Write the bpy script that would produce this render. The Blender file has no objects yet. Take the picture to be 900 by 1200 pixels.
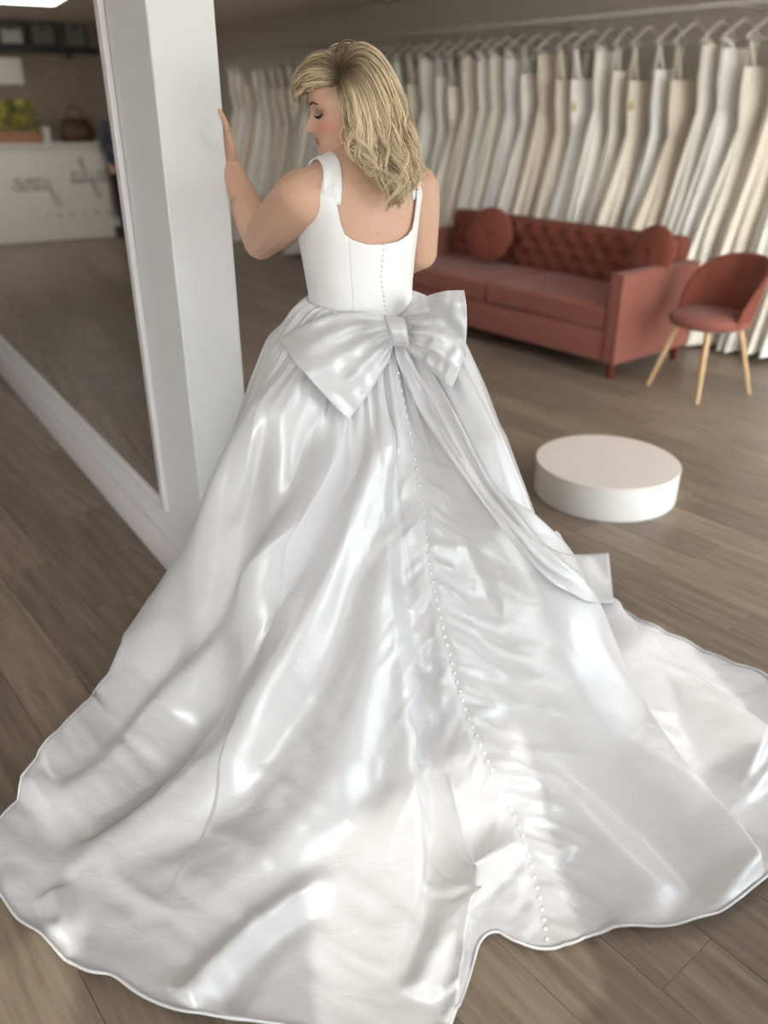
import bpy, bmesh, math, random
import numpy as np
from mathutils import Vector, Matrix
from mathutils.bvhtree import BVHTree
PI = math.pi
random.seed(7)
rng = np.random.default_rng(7)
S = bpy.context.scene
COL = S.collection

# ------------------------------------------------------------------ camera
F_PX, HOR, CAM_H = 960.0, 124.0, 1.6          # focal length in pixels (900x1200), horizon row, eye height
TH = math.atan((600 - HOR) / F_PX)
cT, sT = math.cos(TH), math.sin(TH)
cam_d = bpy.data.cameras.new('camera')
cam_d.sensor_width = 36
cam_d.lens = F_PX / 1200 * 36
cam = bpy.data.objects.new('camera', cam_d)
COL.objects.link(cam)
cam.location = (0, 0, CAM_H)
cam.rotation_euler = (PI / 2 - TH, 0, 0)
cam_d.clip_start = 0.05
cam_d.dof.use_dof = True
cam_d.dof.focus_distance = 1.98
cam_d.dof.aperture_fstop = 1.5
S.camera = cam

# ------------------------------------------------------------------ room frame (x along the gown rail towards the shop front, y into the depth)
AX = np.array([.63, -.777]); AX /= np.linalg.norm(AX)
AY = np.array([-AX[1], AX[0]])
ROT = math.atan2(AX[1], AX[0])
def W(x, y, z=0.0): return Vector((x * AX[0] + y * AY[0], x * AX[1] + y * AY[1], z))
ROOM = Matrix.Rotation(ROT, 4, 'Z')
SUN_DY, SUN_TAN = .55, .82                    # in the room frame the sun runs along (-1, SUN_DY)

# ------------------------------------------------------------------ world, sun, exposure
wd = bpy.data.worlds.new('sky'); S.world = wd; wd.use_nodes = True
nt = wd.node_tree
sky = nt.nodes.new('ShaderNodeTexSky'); sky.sky_type = 'NISHITA'; sky.sun_disc = False
sky.sun_elevation = math.atan(SUN_TAN); sky.sun_rotation = math.radians(170)
hz = nt.nodes.new('ShaderNodeHueSaturation'); hz.inputs['Saturation'].default_value = .22      # thin high haze
nt.links.new(sky.outputs[0], hz.inputs['Color']); nt.links.new(hz.outputs[0], nt.nodes['Background'].inputs[0])
nt.nodes['Background'].inputs[1].default_value = .78
sd = bpy.data.lights.new('sun', 'SUN'); sd.energy = 1.35; sd.angle = math.radians(.6); sd.color = (1, .95, .88)
sun = bpy.data.objects.new('sun', sd); COL.objects.link(sun)
sv = W(-1, SUN_DY, 0); sv = Vector((sv.x, sv.y, -SUN_TAN * math.hypot(1, SUN_DY)))
sun.rotation_euler = sv.to_track_quat('-Z', 'Y').to_euler()
LAMP_STRENGTH = 4.5
S.view_settings.view_transform = 'Standard'; S.view_settings.look = 'None'
S.view_settings.gamma = 1; S.view_settings.use_curve_mapping = False
S.view_settings.exposure = 0.80
S.cycles.use_denoising = True
S.cycles.max_bounces = 8
S.cycles.sample_clamp_indirect = 6

# ------------------------------------------------------------------ pixel helpers (used to measure where things stand)
def ray(px, py):
    u = (px - 450) / F_PX; v = (600 - py) / F_PX
    return np.array([u, cT + v * sT, -sT + v * cT])
EYE = np.array([0, 0, CAM_H])
def gz(px, py, z=0.0):
    d = ray(px, py); return EYE + d * ((z - CAM_H) / d[2])
def gy(px, py, Y):
    d = ray(px, py); return EYE + d * (Y / d[1])
def proj(P):
    P = np.asarray(P, float) - EYE
    zc = P[..., 1] * cT - P[..., 2] * sT
    yc = P[..., 1] * sT + P[..., 2] * cT
    return 450 + F_PX * P[..., 0] / zc, 600 - F_PX * yc / zc

# ------------------------------------------------------------------ materials
def srgb(r, g, b):
    f = lambda c: (c / 255 / 12.92) if c / 255 <= .04045 else ((c / 255 + .055) / 1.055) ** 2.4
    return (f(r), f(g), f(b))
def mat(name, col, rough=.5, metal=0, spec=.5, noise=0, nscale=8, bump=0, bscale=60, sheen=0, emit=0, attr=None, rnd=0, coat=0):
    m = bpy.data.materials.new(name); m.use_nodes = True
    t = m.node_tree; b = t.nodes['Principled BSDF']
    b.inputs['Base Color'].default_value = (*col, 1)
    b.inputs['Roughness'].default_value = rough
    b.inputs['Metallic'].default_value = metal
    b.inputs['Specular IOR Level'].default_value = spec
    b.inputs['Sheen Weight'].default_value = sheen
    b.inputs['Coat Weight'].default_value = coat
    if emit:
        b.inputs['Emission Color'].default_value = (*col, 1); b.inputs['Emission Strength'].default_value = emit
    src = None
    tc = t.nodes.new('ShaderNodeTexCoord')
    if attr:
        a = t.nodes.new('ShaderNodeAttribute'); a.attribute_name = attr; src = a.outputs['Color']
    if noise or rnd:
        hs = t.nodes.new('ShaderNodeHueSaturation')
        if src: t.links.new(src, hs.inputs['Color'])
        else: hs.inputs['Color'].default_value = (*col, 1)
        mr = t.nodes.new('ShaderNodeMapRange')
        mr.inputs['To Min'].default_value = 1 - max(noise, rnd); mr.inputs['To Max'].default_value = 1 + max(noise, rnd)
        if noise:
            n = t.nodes.new('ShaderNodeTexNoise'); n.inputs['Scale'].default_value = nscale; n.inputs['Detail'].default_value = 4
            t.links.new(tc.outputs['Object'], n.inputs['Vector'])
            t.links.new(n.outputs['Fac'], mr.inputs['Value'])
        else:
            oi = t.nodes.new('ShaderNodeObjectInfo'); t.links.new(oi.outputs['Random'], mr.inputs['Value'])
        t.links.new(mr.outputs[0], hs.inputs['Value'])
        src = hs.outputs[0]
    if src: t.links.new(src, b.inputs['Base Color'])
    if bump:
        n = t.nodes.new('ShaderNodeTexNoise'); n.inputs['Scale'].default_value = bscale; n.inputs['Detail'].default_value = 5
        t.links.new(tc.outputs['Object'], n.inputs['Vector'])
        bp = t.nodes.new('ShaderNodeBump'); bp.inputs['Strength'].default_value = bump; bp.inputs['Distance'].default_value = .01
        t.links.new(n.outputs['Fac'], bp.inputs['Height']); t.links.new(bp.outputs[0], b.inputs['Normal'])
    return m

def floor_material(name, per_object):
    m = bpy.data.materials.new(name); m.use_nodes = True
    t = m.node_tree; b = t.nodes['Principled BSDF']; N = t.nodes.new; K = t.links.new
    tc = N('ShaderNodeTexCoord'); oi = N('ShaderNodeObjectInfo')
    mp = N('ShaderNodeMapping'); mp.inputs['Scale'].default_value = (1.1, 14, 1)
    if per_object:
        ad = N('ShaderNodeVectorMath'); ad.operation = 'ADD'; sc = N('ShaderNodeVectorMath'); sc.operation = 'SCALE'; sc.inputs['Scale'].default_value = .37
        K(oi.outputs['Location'], sc.inputs[0]); K(tc.outputs['Object'], ad.inputs[0]); K(sc.outputs[0], ad.inputs[1]); K(ad.outputs[0], mp.inputs[0])
        rnd = oi.outputs['Random']
    else:
        K(tc.outputs['Object'], mp.inputs[0])
        br = N('ShaderNodeTexBrick'); br.inputs['Color1'].default_value = (0, 0, 0, 1); br.inputs['Color2'].default_value = (1, 1, 1, 1)
        br.inputs['Mortar'].default_value = (0, 0, 0, 1)
        br.inputs['Scale'].default_value = 1; br.inputs['Brick Width'].default_value = 1.22; br.inputs['Row Height'].default_value = .18
        br.inputs['Mortar Size'].default_value = .0015; K(tc.outputs['Object'], br.inputs['Vector'])
        rnd = br.outputs['Color']
    n = N('ShaderNodeTexNoise'); n.inputs['Scale'].default_value = 2.2; n.inputs['Detail'].default_value = 7; n.inputs['Roughness'].default_value = .62
    K(mp.outputs[0], n.inputs['Vector'])
    rp = N('ShaderNodeValToRGB'); e = rp.color_ramp.elements
    e[0].position = .25; e[0].color = (*srgb(104, 90, 77), 1)
    e[1].position = .75; e[1].color = (*srgb(152, 136, 119), 1)
    K(n.outputs['Fac'], rp.inputs[0])
    hs = N('ShaderNodeHueSaturation'); K(rp.outputs[0], hs.inputs['Color'])
    mr = N('ShaderNodeMapRange'); mr.inputs['To Min'].default_value = .78; mr.inputs['To Max'].default_value = 1.12
    K(rnd, mr.inputs['Value']); K(mr.outputs[0], hs.inputs['Value'])
    K(hs.outputs[0], b.inputs['Base Color'])
    b.inputs['Roughness'].default_value = .42; b.inputs['Specular IOR Level'].default_value = .4
    bp = N('ShaderNodeBump'); bp.inputs['Strength'].default_value = .12; bp.inputs['Distance'].default_value = .004
    K(n.outputs['Fac'], bp.inputs['Height']); K(bp.outputs[0], b.inputs['Normal'])
    return m

def satin_material(name, col, rough=.28, wr=.12):
    m = bpy.data.materials.new(name); m.use_nodes = True
    t = m.node_tree; b = t.nodes['Principled BSDF']; N = t.nodes.new; K = t.links.new
    b.inputs['Base Color'].default_value = (*col, 1)
    b.inputs['Roughness'].default_value = rough; b.inputs['Specular IOR Level'].default_value = .75
    b.inputs['Sheen Weight'].default_value = .15; b.inputs['Sheen Roughness'].default_value = .4
    b.inputs['Anisotropic'].default_value = .3
    tc = N('ShaderNodeTexCoord')
    mp = N('ShaderNodeMapping'); mp.inputs['Scale'].default_value = (3.2, 8, 5); mp.inputs['Rotation'].default_value = (0, 0, math.radians(-24))
    K(tc.outputs['Object'], mp.inputs[0])
    n = N('ShaderNodeTexNoise'); n.inputs['Scale'].default_value = 2.6; n.inputs['Detail'].default_value = 3; n.inputs['Distortion'].default_value = .9
    K(mp.outputs[0], n.inputs['Vector'])
    n2 = N('ShaderNodeTexNoise'); n2.inputs['Scale'].default_value = 420; n2.inputs['Detail'].default_value = 1
    K(tc.outputs['Object'], n2.inputs['Vector'])
    b1 = N('ShaderNodeBump'); b1.inputs['Strength'].default_value = wr; b1.inputs['Distance'].default_value = .022
    K(n.outputs['Fac'], b1.inputs['Height'])
    b2 = N('ShaderNodeBump'); b2.inputs['Strength'].default_value = .06; b2.inputs['Distance'].default_value = .001
    K(n2.outputs['Fac'], b2.inputs['Height']); K(b1.outputs[0], b2.inputs['Normal']); K(b2.outputs[0], b.inputs['Normal'])
    return m

M = {}
M['plank'] = floor_material('oak_plank', True)
M['floor'] = floor_material('oak_floor', False)
M['satin'] = satin_material('white_satin_shaded', (.60, .59, .607))  # base darkened: the dimmer light on the train is put into the colour
M['bodice'] = satin_material('white_bodice_lit', (.84, .825, .835), .42, .12)  # same fabric, base lightened to paint in the brighter light up here
M['pearl'] = mat('covered_button', (.83, .825, .83), .3)
M['white_paint'] = mat('white_paint', srgb(222, 222, 224), .45, noise=.02, bump=.03, bscale=120)
M['trim'] = mat('trim_paint', srgb(216, 210, 212), .4, noise=.02)
M['mirror'] = mat('mirror_silver', (.80, .80, .78), .015, metal=1)
M['ceil'] = mat('ceiling_paint', srgb(240, 232, 220), .8, noise=.03, bump=.05)
M['rackwall'] = mat('taupe_wall_paint', srgb(200, 194, 182), .8, noise=.04, bump=.05)
M['wall'] = mat('warm_wall_paint', srgb(190, 186, 180), .8, noise=.03, bump=.05)
M['darkwall'] = mat('textured_wallpaper', srgb(160, 146, 130), .85, noise=.28, nscale=9, bump=.3, bscale=30)
M['velvet'] = mat('dusty_rose_velvet', srgb(138, 84, 73), .8, spec=.12, noise=.12, nscale=5, sheen=.12)
M['velvet_dark'] = mat('rust_velvet', srgb(118, 64, 51), .8, spec=.12, noise=.12, nscale=6, sheen=.08)
M['mahogany'] = mat('reddish_wood', srgb(92, 34, 22), .35, noise=.15)
M['beech'] = mat('pale_beech', srgb(196, 160, 120), .4, noise=.12, nscale=30)
M['podium'] = mat('podium_white', srgb(226, 222, 220), .4, noise=.02)
M['podium_top'] = mat('podium_top_white', srgb(222, 214, 206), .5, noise=.03)
M['rail'] = mat('rail_white_metal', srgb(200, 196, 190), .35)
M['hanger'] = mat('hanger_plastic', srgb(212, 208, 202), .35)
M['steel'] = mat('steel', (.6, .6, .58), .3, metal=1)
M['skin'] = mat('skin', (.6, .36, .25), .5, spec=.35, attr='Col', bump=.03, bscale=300)
M['hair'] = mat('blonde_hair', (.5, .38, .2), .34, spec=.5, attr='Col')
M['lash'] = mat('lash', (.015, .01, .008), .5)
M['brow'] = mat('brow', (.10, .055, .03), .7)
M['earring'] = mat('earring', (.85, .8, .75), .15, metal=1)
M['black'] = mat('black_paint', (.012, .012, .012), .5)
M['charcoal'] = mat('charcoal_cloth', (.02, .02, .024), .8, noise=.1)
M['navy'] = mat('navy_cloth', (.035, .045, .07), .8, noise=.1)
M['counter'] = mat('counter_white', srgb(214, 208, 200), .5, noise=.03)
M['paper'] = mat('paper', srgb(225, 222, 215), .7)
M['leaf'] = mat('olive_leaf', srgb(110, 112, 50), .6, noise=.2)
M['leaf2'] = mat('yellow_leaf', srgb(176, 160, 70), .6, noise=.2)
M['tray'] = mat('tray_wood', srgb(150, 104, 76), .5, noise=.2)
M['bag'] = mat('brown_leather', srgb(66, 40, 24), .5, noise=.2)
M['print'] = mat('grey_print', srgb(132, 130, 122), .7)
M['tag'] = mat('yellow_tag', srgb(216, 186, 110), .6)
M['lamp'] = mat('lamp_diffuser', (1, .975, .955), .5, emit=LAMP_STRENGTH)
M['paving'] = mat('concrete', srgb(205, 202, 196), .85, noise=.1)
def glass_material():
    m = bpy.data.materials.new('window_glass'); m.use_nodes = True
    t = m.node_tree; t.nodes.clear(); N = t.nodes.new
    o = N('ShaderNodeOutputMaterial'); mx = N('ShaderNodeMixShader'); tr = N('ShaderNodeBsdfTransparent'); g = N('ShaderNodeBsdfGlossy')
    g.inputs['Roughness'].default_value = .02; tr.inputs['Color'].default_value = (.94, .96, .95, 1)
    mx.inputs[0].default_value = .05
    t.links.new(tr.outputs[0], mx.inputs[1]); t.links.new(g.outputs[0], mx.inputs[2]); t.links.new(mx.outputs[0], o.inputs[0])
    return m
M['glass'] = glass_material()
GOWN_COLS = [srgb(240, 234, 224), srgb(234, 224, 209), srgb(243, 241, 237), srgb(226, 213, 196), srgb(238, 232, 219), srgb(243, 240, 231)]
GOWN_WORDS = ['ivory', 'champagne', 'white', 'beige', 'cream', 'off-white']
GOWN_M = [mat('gown_' + w.replace('-', '_'), c, .6, spec=.3, noise=.05, nscale=3, sheen=.2) for w, c in zip(GOWN_WORDS, GOWN_COLS)]

# ------------------------------------------------------------------ object helpers
def link(name, me, m=None, parent=None, smooth=False):
    o = bpy.data.objects.new(name, me); COL.objects.link(o)
    if m is not None and not me.materials: me.materials.append(m)
    if parent is not None: o.parent = parent
    if smooth:
        me.polygons.foreach_set('use_smooth', [True] * len(me.polygons))
    return o
def obj(name, bm, m, parent=None, smooth=False, auto=None):
    me = bpy.data.meshes.new(name)
    bmesh.ops.recalc_face_normals(bm, faces=bm.faces[:])
    bm.to_mesh(me); bm.free()
    o = link(name, me, m, parent, smooth)
    if auto is not None:
        for p in me.polygons: p.use_smooth = True
        me.set_sharp_from_angle(angle=math.radians(auto))
    return o
def grid_mesh(name, P, close_u=False, close_v=False, flip=False):
    """P: (nu, nv, 3) array -> mesh"""
    nu, nv = P.shape[:2]
    V = P.reshape(-1, 3)
    iu = np.arange(nu if close_u else nu - 1); iv = np.arange(nv if close_v else nv - 1)
    a, b = np.meshgrid(iu, iv, indexing='ij'); a = a.ravel(); b = b.ravel()
    a2 = (a + 1) % nu; b2 = (b + 1) % nv
    q = np.stack([a * nv + b, a2 * nv + b, a2 * nv + b2, a * nv + b2], 1)
    if flip: q = q[:, ::-1]
    me = bpy.data.meshes.new(name)
    me.from_pydata(V.tolist(), [], q.tolist()); me.update()
    return me
def tag(o, label=None, cat=None, group=None, kind=None):
    if label: o['label'] = label
    if cat: o['category'] = cat
    if group: o['group'] = group
    if kind: o['kind'] = kind
    return o
def thing(name, label, cat, loc=(0, 0, 0), rz=0, group=None):
    o = bpy.data.objects.new(name, None); COL.objects.link(o)
    o.empty_display_size = .05
    o.location = loc; o.rotation_euler = (0, 0, rz)
    return tag(o, label, cat, group)
def copy_tree(o, parent=None):
    c = o.copy(); COL.objects.link(c)
    if parent is not None: c.parent = parent
    for ch in list(o.children): copy_tree(ch, c)
    return c
def add_box(bm, c, s, rz=0, bev=0, seg=2, rot=None):
    mtx = Matrix.Translation(c) @ (rot if rot is not None else Matrix.Rotation(rz, 4, 'Z')) @ Matrix.Diagonal((s[0], s[1], s[2], 1))
    r = bmesh.ops.create_cube(bm, size=1, matrix=mtx)
    if bev:
        es = list({e for v in r['verts'] for e in v.link_edges})
        bmesh.ops.bevel(bm, geom=es, offset=bev, segments=seg, profile=.6, affect='EDGES')
def box(name, c, s, m, parent=None, rz=0, bev=0, seg=2):
    bm = bmesh.new(); add_box(bm, c, s, rz, bev, seg)
    return obj(name, bm, m, parent, auto=40 if bev else None)
def add_tube(bm, pts, rad, n=10, cap=True, ell=None):
    pts = [Vector(p) for p in pts]
    if not hasattr(rad, '__len__'): rad = [rad] * len(pts)
    rings = []; ref = None
    for i, p in enumerate(pts):
        t = (pts[min(i + 1, len(pts) - 1)] - pts[max(i - 1, 0)]).normalized()
        if ref is None:
            ref = Vector((0, 0, 1)) if abs(t.z) < .9 else Vector((1, 0, 0))
        x = (ref - t * ref.dot(t)).normalized(); ref = x; y = t.cross(x)
        e = ell if ell else 1
        rings.append([bm.verts.new(p + (x * math.cos(2 * PI * k / n) + y * e * math.sin(2 * PI * k / n)) * rad[i]) for k in range(n)])
    for a, b in zip(rings, rings[1:]):
        for k in range(n): bm.faces.new((a[k], a[(k + 1) % n], b[(k + 1) % n], b[k]))
    if cap:
        bm.faces.new(rings[0][::-1]); bm.faces.new(rings[-1])
def add_loft(bm, secs, n=32):
    """secs: (centre, half vector x, half vector y, exponent)"""
    rings = []
    for c, hx, hy, e in secs:
        c = Vector(c); hx = Vector(hx); hy = Vector(hy); r = []
        for k in range(n):
            a = 2 * PI * k / n; ca, sa = math.cos(a), math.sin(a)
            r.append(bm.verts.new(c + hx * (abs(ca) ** (2 / e) * math.copysign(1, ca)) + hy * (abs(sa) ** (2 / e) * math.copysign(1, sa))))
        rings.append(r)
    for a, b in zip(rings, rings[1:]):
        for k in range(n): bm.faces.new((a[k], a[(k + 1) % n], b[(k + 1) % n], b[k]))
    bm.faces.new(rings[0][::-1]); bm.faces.new(rings[-1])
def add_lathe(bm, prof, n=48, c=(0, 0, 0)):
    rings = [[bm.verts.new((c[0] + r * math.cos(2 * PI * k / n), c[1] + r * math.sin(2 * PI * k / n), c[2] + z)) for k in range(n)] for r, z in prof]
    for a, b in zip(rings, rings[1:]):
        for k in range(n): bm.faces.new((a[k], a[(k + 1) % n], b[(k + 1) % n], b[k]))
    bm.faces.new(rings[0][::-1]); bm.faces.new(rings[-1])
def cr(pts, n):
    """Catmull-Rom resample of a polyline to n points, by chord length"""
    P = np.asarray(pts, float)
    if len(P) == 2:
        t = np.linspace(0, 1, n)[:, None]; return P[0] * (1 - t) + P[1] * t
    d = np.concatenate([[0], np.cumsum(np.linalg.norm(np.diff(P, axis=0), axis=1) + 1e-9)])
    Q = np.vstack([2 * P[0] - P[1], P, 2 * P[-1] - P[-2]])
    s = np.linspace(0, d[-1], n); i = np.clip(np.searchsorted(d, s, 'right') - 1, 0, len(P) - 2)
    t = ((s - d[i]) / (d[i + 1] - d[i]))[:, None]
    p0, p1, p2, p3 = Q[i], Q[i + 1], Q[i + 2], Q[i + 3]
    return .5 * ((2 * p1) + (-p0 + p2) * t + (2 * p0 - 5 * p1 + 4 * p2 - p3) * t ** 2 + (-p0 + 3 * p1 - 3 * p2 + p3) * t ** 3)
_perm = rng.random((64, 64))
def vnoise(x, y):
    xi = np.floor(x).astype(int); yi = np.floor(y).astype(int); xf = x - xi; yf = y - yi
    xf = xf * xf * (3 - 2 * xf); yf = yf * yf * (3 - 2 * yf)
    g = lambda a, b: _perm[a % 64, b % 64]
    return (g(xi, yi) * (1 - xf) + g(xi + 1, yi) * xf) * (1 - yf) + (g(xi, yi + 1) * (1 - xf) + g(xi + 1, yi + 1) * xf) * yf - .5
def sstep(a, b, x):
    t = np.clip((x - a) / (b - a), 0, 1); return t * t * (3 - 2 * t)

# ================================================================== SETTING
X0, X1, Y0, Y1, HC = -13.3, 1.2, -3.4, 6.62, 2.6
def rbox(name, x0, x1, y0, y1, z0, z1, m, parent=None, bev=0):
    bm = bmesh.new(); add_box(bm, ((x0 + x1) / 2, (y0 + y1) / 2, (z0 + z1) / 2), (x1 - x0, y1 - y0, z1 - z0), 0, bev)
    me_o = obj(name, bm, m, parent, auto=40 if bev else None)
    if parent is None: me_o.rotation_euler = (0, 0, ROT)
    return me_o
floor = tag(rbox('floor', X0, X1, Y0, Y1, -.12, -.006, M['floor']), 'grey brown wood plank floor of the shop', kind='structure')
# planks: one shared board, the boards that show largest are parts of the floor
bm = bmesh.new(); add_box(bm, (0, 0, -.0035), (1.219, .179, .007), 0, .0008, 1)
plank_me = bpy.data.meshes.new('plank'); bm.to_mesh(plank_me); bm.free(); plank_me.materials.append(M['plank'])
cand = []
row_off = [(i * .437) % 1.22 for i in range(200)]
for j in range(int((Y1 - Y0) / .18)):
    y = Y0 + .09 + j * .18
    for i in range(-12, 2):
        x = i * 1.22 + row_off[j] + .2
        if x + .61 > X1 or x - .61 < X0: continue
        best = None
        for q in (-.6, -.3, 0, .3, .6):
            p = W(x + q, y); d = p.y * cT + CAM_H * sT
            if d < .4: continue
            px, py = proj(np.array(p))
            if -40 < px < 940 and 0 < py < 1260: best = min(best, d) if best else d
        if best: cand.append((best, x, y))
cand.sort()
for d, x, y in cand[:300]:
    o = link('plank', plank_me, None, floor); o.location = (x, y, 0)
tag(rbox('ceiling', X0, X1, Y0, Y1, HC, HC + .1, M['ceil']), kind='structure')
tag(rbox('wall_back', X0 - .1, X1 + .1, Y1, Y1 + .12, 0, HC, M['rackwall']), kind='structure')
tag(rbox('wall_far', X0 - .12, X0, Y0, Y1, 0, HC, M['darkwall']), kind='structure')
tag(rbox('wall_near', X0 - .1, X1 + .1, Y0 - .12, Y0, 0, HC, M['wall']), kind='structure')
tag(rbox('baseboard_back', X0, X1, Y1 - .015, Y1, 0, .1, M['trim']), kind='structure')
tag(rbox('baseboard_far', X0, X0 + .015, Y0, Y1 - .015, 0, .1, M['trim']), kind='structure')
tag(rbox('pavement', X1 + .14, X1 + 12, Y0 - 6, Y1 + 6, -.3, -.02, M['paving']), kind='structure')  # unseen ground outside, put in pale so daylight bounces up
# shop front: solid piers between the windows
WIN = [(-3.25, -1.137), (-.673, .06), (.45, .91), (2.0, 3.95), (4.1, 6.45)]  # unseen openings; the last two added and widened for more daylight
HEADS = [2.53, 2.41, 2.41, 2.41, 2.41]
SILL = [.06, 1.62, 1.85, .06, .06]  # second and third raised high to block light from the train
wf = bpy.data.objects.new('wall_front', None); COL.objects.link(wf); wf.rotation_euler = (0, 0, ROT); tag(wf, kind='structure')
ys = [Y0] + [v for w in WIN for v in w] + [Y1]
for a, b in zip(ys[::2], ys[1::2]): rbox('pier', X1, X1 + .12, a, b, 0, HC, M['wall'], wf)
for (a, b), ZS, ZH in zip(WIN, SILL, HEADS):
    rbox('sill', X1, X1 + .12, a, b, 0, ZS, M['wall'], wf); rbox('lintel', X1, X1 + .12, a, b, ZH, HC, M['wall'], wf)
for k, (a, b) in enumerate(WIN):
    ZS, ZH = SILL[k], HEADS[k]
    w = rbox('window_%d' % (k + 1), X1 + .055, X1 + .061, a, b, ZS, ZH, M['glass']); tag(w, kind='structure')
    for (p, q, r, s) in ((a, a + .02, ZS, ZH), (b - .02, b, ZS, ZH), (a + .02, b - .02, ZS, ZS + .02), (a + .02, b - .02, ZH - .02, ZH)):
        rbox('window_frame', X1 + .03, X1 + .09, p, q, r, s, M['black'], w)
    pl = bpy.data.lights.new('window_portal', 'AREA'); pl.shape = 'RECTANGLE'; pl.size = b - a; pl.size_y = ZH - ZS
    pl.cycles.is_portal = True
    po = bpy.data.objects.new('window_portal', pl); COL.objects.link(po)
    c = W(X1 + .13, (a + b) / 2, (ZS + ZH) / 2); po.location = c
    po.rotation_euler = Vector((-AX[0], -AX[1], 0)).to_track_quat('-Z', 'Z').to_euler()

# ------------------------------------------------------------------ partition with the mirror
MD = np.array([-.556, .831]); MD /= np.linalg.norm(MD)      # along the mirror, away from the camera
MN = np.array([-MD[1], MD[0]])                              # mirror faces this way
CC = gz(249.5, 720)[:2]                                     # near corner of the partition
TH_P = .187
PROT = math.atan2(MD[1], MD[0])
def pw(a, n, z): return Vector((CC[0] + MD[0] * a + MN[0] * n, CC[1] + MD[1] * a + MN[1] * n, z))
def mplane(px, py):
    d = ray(px, py); t = (MN @ CC) / (MN @ d[:2]); P = EYE + d * t
    return float(MD @ (P[:2] - CC)), float(P[2])
PL = 4.6
part = bpy.data.objects.new('wall_partition', None); COL.objects.link(part); part.location = (CC[0], CC[1], 0); part.rotation_euler = (0, 0, PROT); tag(part, kind='structure')
bm = bmesh.new(); add_box(bm, (PL / 2, -TH_P / 2, HC / 2), (PL, TH_P, HC), 0, .004, 1); obj('panel', bm, M['white_paint'], part, auto=40)
a_in = (mplane(115, 0)[0] + mplane(196, 590)[0]) / 2
z_bot = mplane(100, 494)[1]
z_lip = mplane(100, 523)[1]
mir = thing('wall_mirror', 'huge mirror in a white frame on the white partition, reflecting the reception counter', 'mirror', (CC[0], CC[1], 0), PROT)
z_top = 2.45
a_out = PL - .15
box('glass', ((a_in + a_out) / 2, .004, (z_bot + z_top) / 2), (a_out - a_in, .006, z_top - z_bot), M['mirror'], mir)
box('frame_stile', (a_in - .02, .011, (z_bot + z_top) / 2), (.04, .02, z_top - z_bot + .04), M['trim'], mir, bev=.006)
box('frame_stile', (a_out + .02, .011, (z_bot + z_top) / 2), (.04, .02, z_top - z_bot + .04), M['trim'], mir, bev=.006)
box('frame_rail', ((a_in + a_out) / 2, .0105, z_top + .02), (a_out - a_in, .02, .04), M['trim'], mir, bev=.006)
box('frame_rail', ((a_in + a_out) / 2, .0105, z_bot - .0125), (a_out - a_in, .02, .025), M['trim'], mir, bev=.006)
bb = box('baseboard_partition', (PL / 2 - .0, .014, max(z_lip, .03) / 2), (PL - .004, .026, max(z_lip, .03)), M['trim'], None, bev=.005)
bb.location = (CC[0], CC[1], 0); bb.rotation_euler = (0, 0, PROT); tag(bb, kind='structure')

# ------------------------------------------------------------------ ceiling panel lamps
def refl(p):
    p = np.array(p, float); k = 2 * ((p[:2] - CC) @ MN); p[:2] -= k * MN; return p
lamp_p = refl(gz(40, -6, HC))
def ceiling_lamp(x, y, label):
    t = thing('ceiling_panel_light', label, 'ceiling light', W(x, y, HC), ROT, 'flush ceiling panel lights')
    box('housing', (0, 0, -.012), (1.24, .64, .024), M['white_paint'], t, bev=.004)
    box('diffuser', (0, 0, -.027), (1.18, .58, .006), M['lamp'], t)
lx, ly = lamp_p[:2] @ AX, lamp_p[:2] @ AY
ceiling_lamp(lx, ly, 'bright flush ceiling panel seen along the top edge of the big mirror')
for i, (x, y, w) in enumerate([(-.6, 4.6, 'near the shell chair'), (-4.0, -1.3, 'along the aisle in front of the mirror'), (-4.6, 3.0, 'in front of the velvet sofa'), (-10.6, 4.2, 'beyond the far end of the rail'), (-11.6, 1.6, 'above the reception counter')]):  # unseen lamps added as fill to brighten the room
    ceiling_lamp(x, y, 'added fill panel light on the ceiling ' + w)

# ================================================================== THE BRIDE: body
PH = math.radians(32)
BC = Vector((-.065, 2.30, 0))
BR = Matrix.Rotation(PH, 4, 'Z')
def B(x, y, z): return BC + BR @ Vector((x, y, z))
BX = BR @ Vector((1, 0, 0)); BY = BR @ Vector((0, 1, 0))
TORSO = [  # z, centre x, centre y, half width, half depth, exponent
    (.80, 0, -.005, .175, .125, 2.3), (.90, 0, -.01, .182, .135, 2.3), (1.00, 0, -.005, .165, .122, 2.3), (1.08, 0, 0, .140, .106, 2.3),
    (1.14, 0, .0, .137, .104, 2.3), (1.22, 0, .005, .146, .110, 2.3), (1.30, 0, .010, .156, .122, 2.35), (1.36, 0, .008, .163, .120, 2.4),
    (1.395, 0, .0, .168, .106, 2.4), (1.425, 0, -.008, .158, .090, 2.3), (1.458, 0, -.012, .122, .074, 2.2), (1.487, 0, -.012, .088, .064, 2.1), (1.512, 0, -.008, .066, .058, 2)]
TZ = np.array([t[0] for t in TORSO])
def torso_sec(z):
    return [np.interp(z, TZ, [t[k] for t in TORSO]) for k in range(1, 6)]
def torso_pt(a, z, off=0.0):
    """a: angle in the body frame, -90 deg = middle of the back"""
    cx, cy, hw, hd, e = torso_sec(z)
    ca, sa = math.cos(a), math.sin(a)
    return B(cx + (hw + off) * abs(ca) ** (2 / e) * math.copysign(1, ca), cy + (hd + off) * abs(sa) ** (2 / e) * math.copysign(1, sa), z)
HEADC = Vector(gy(403, 127, 2.30))
HYAW, HPIT, HS = math.radians(101), math.radians(9), .92
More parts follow.
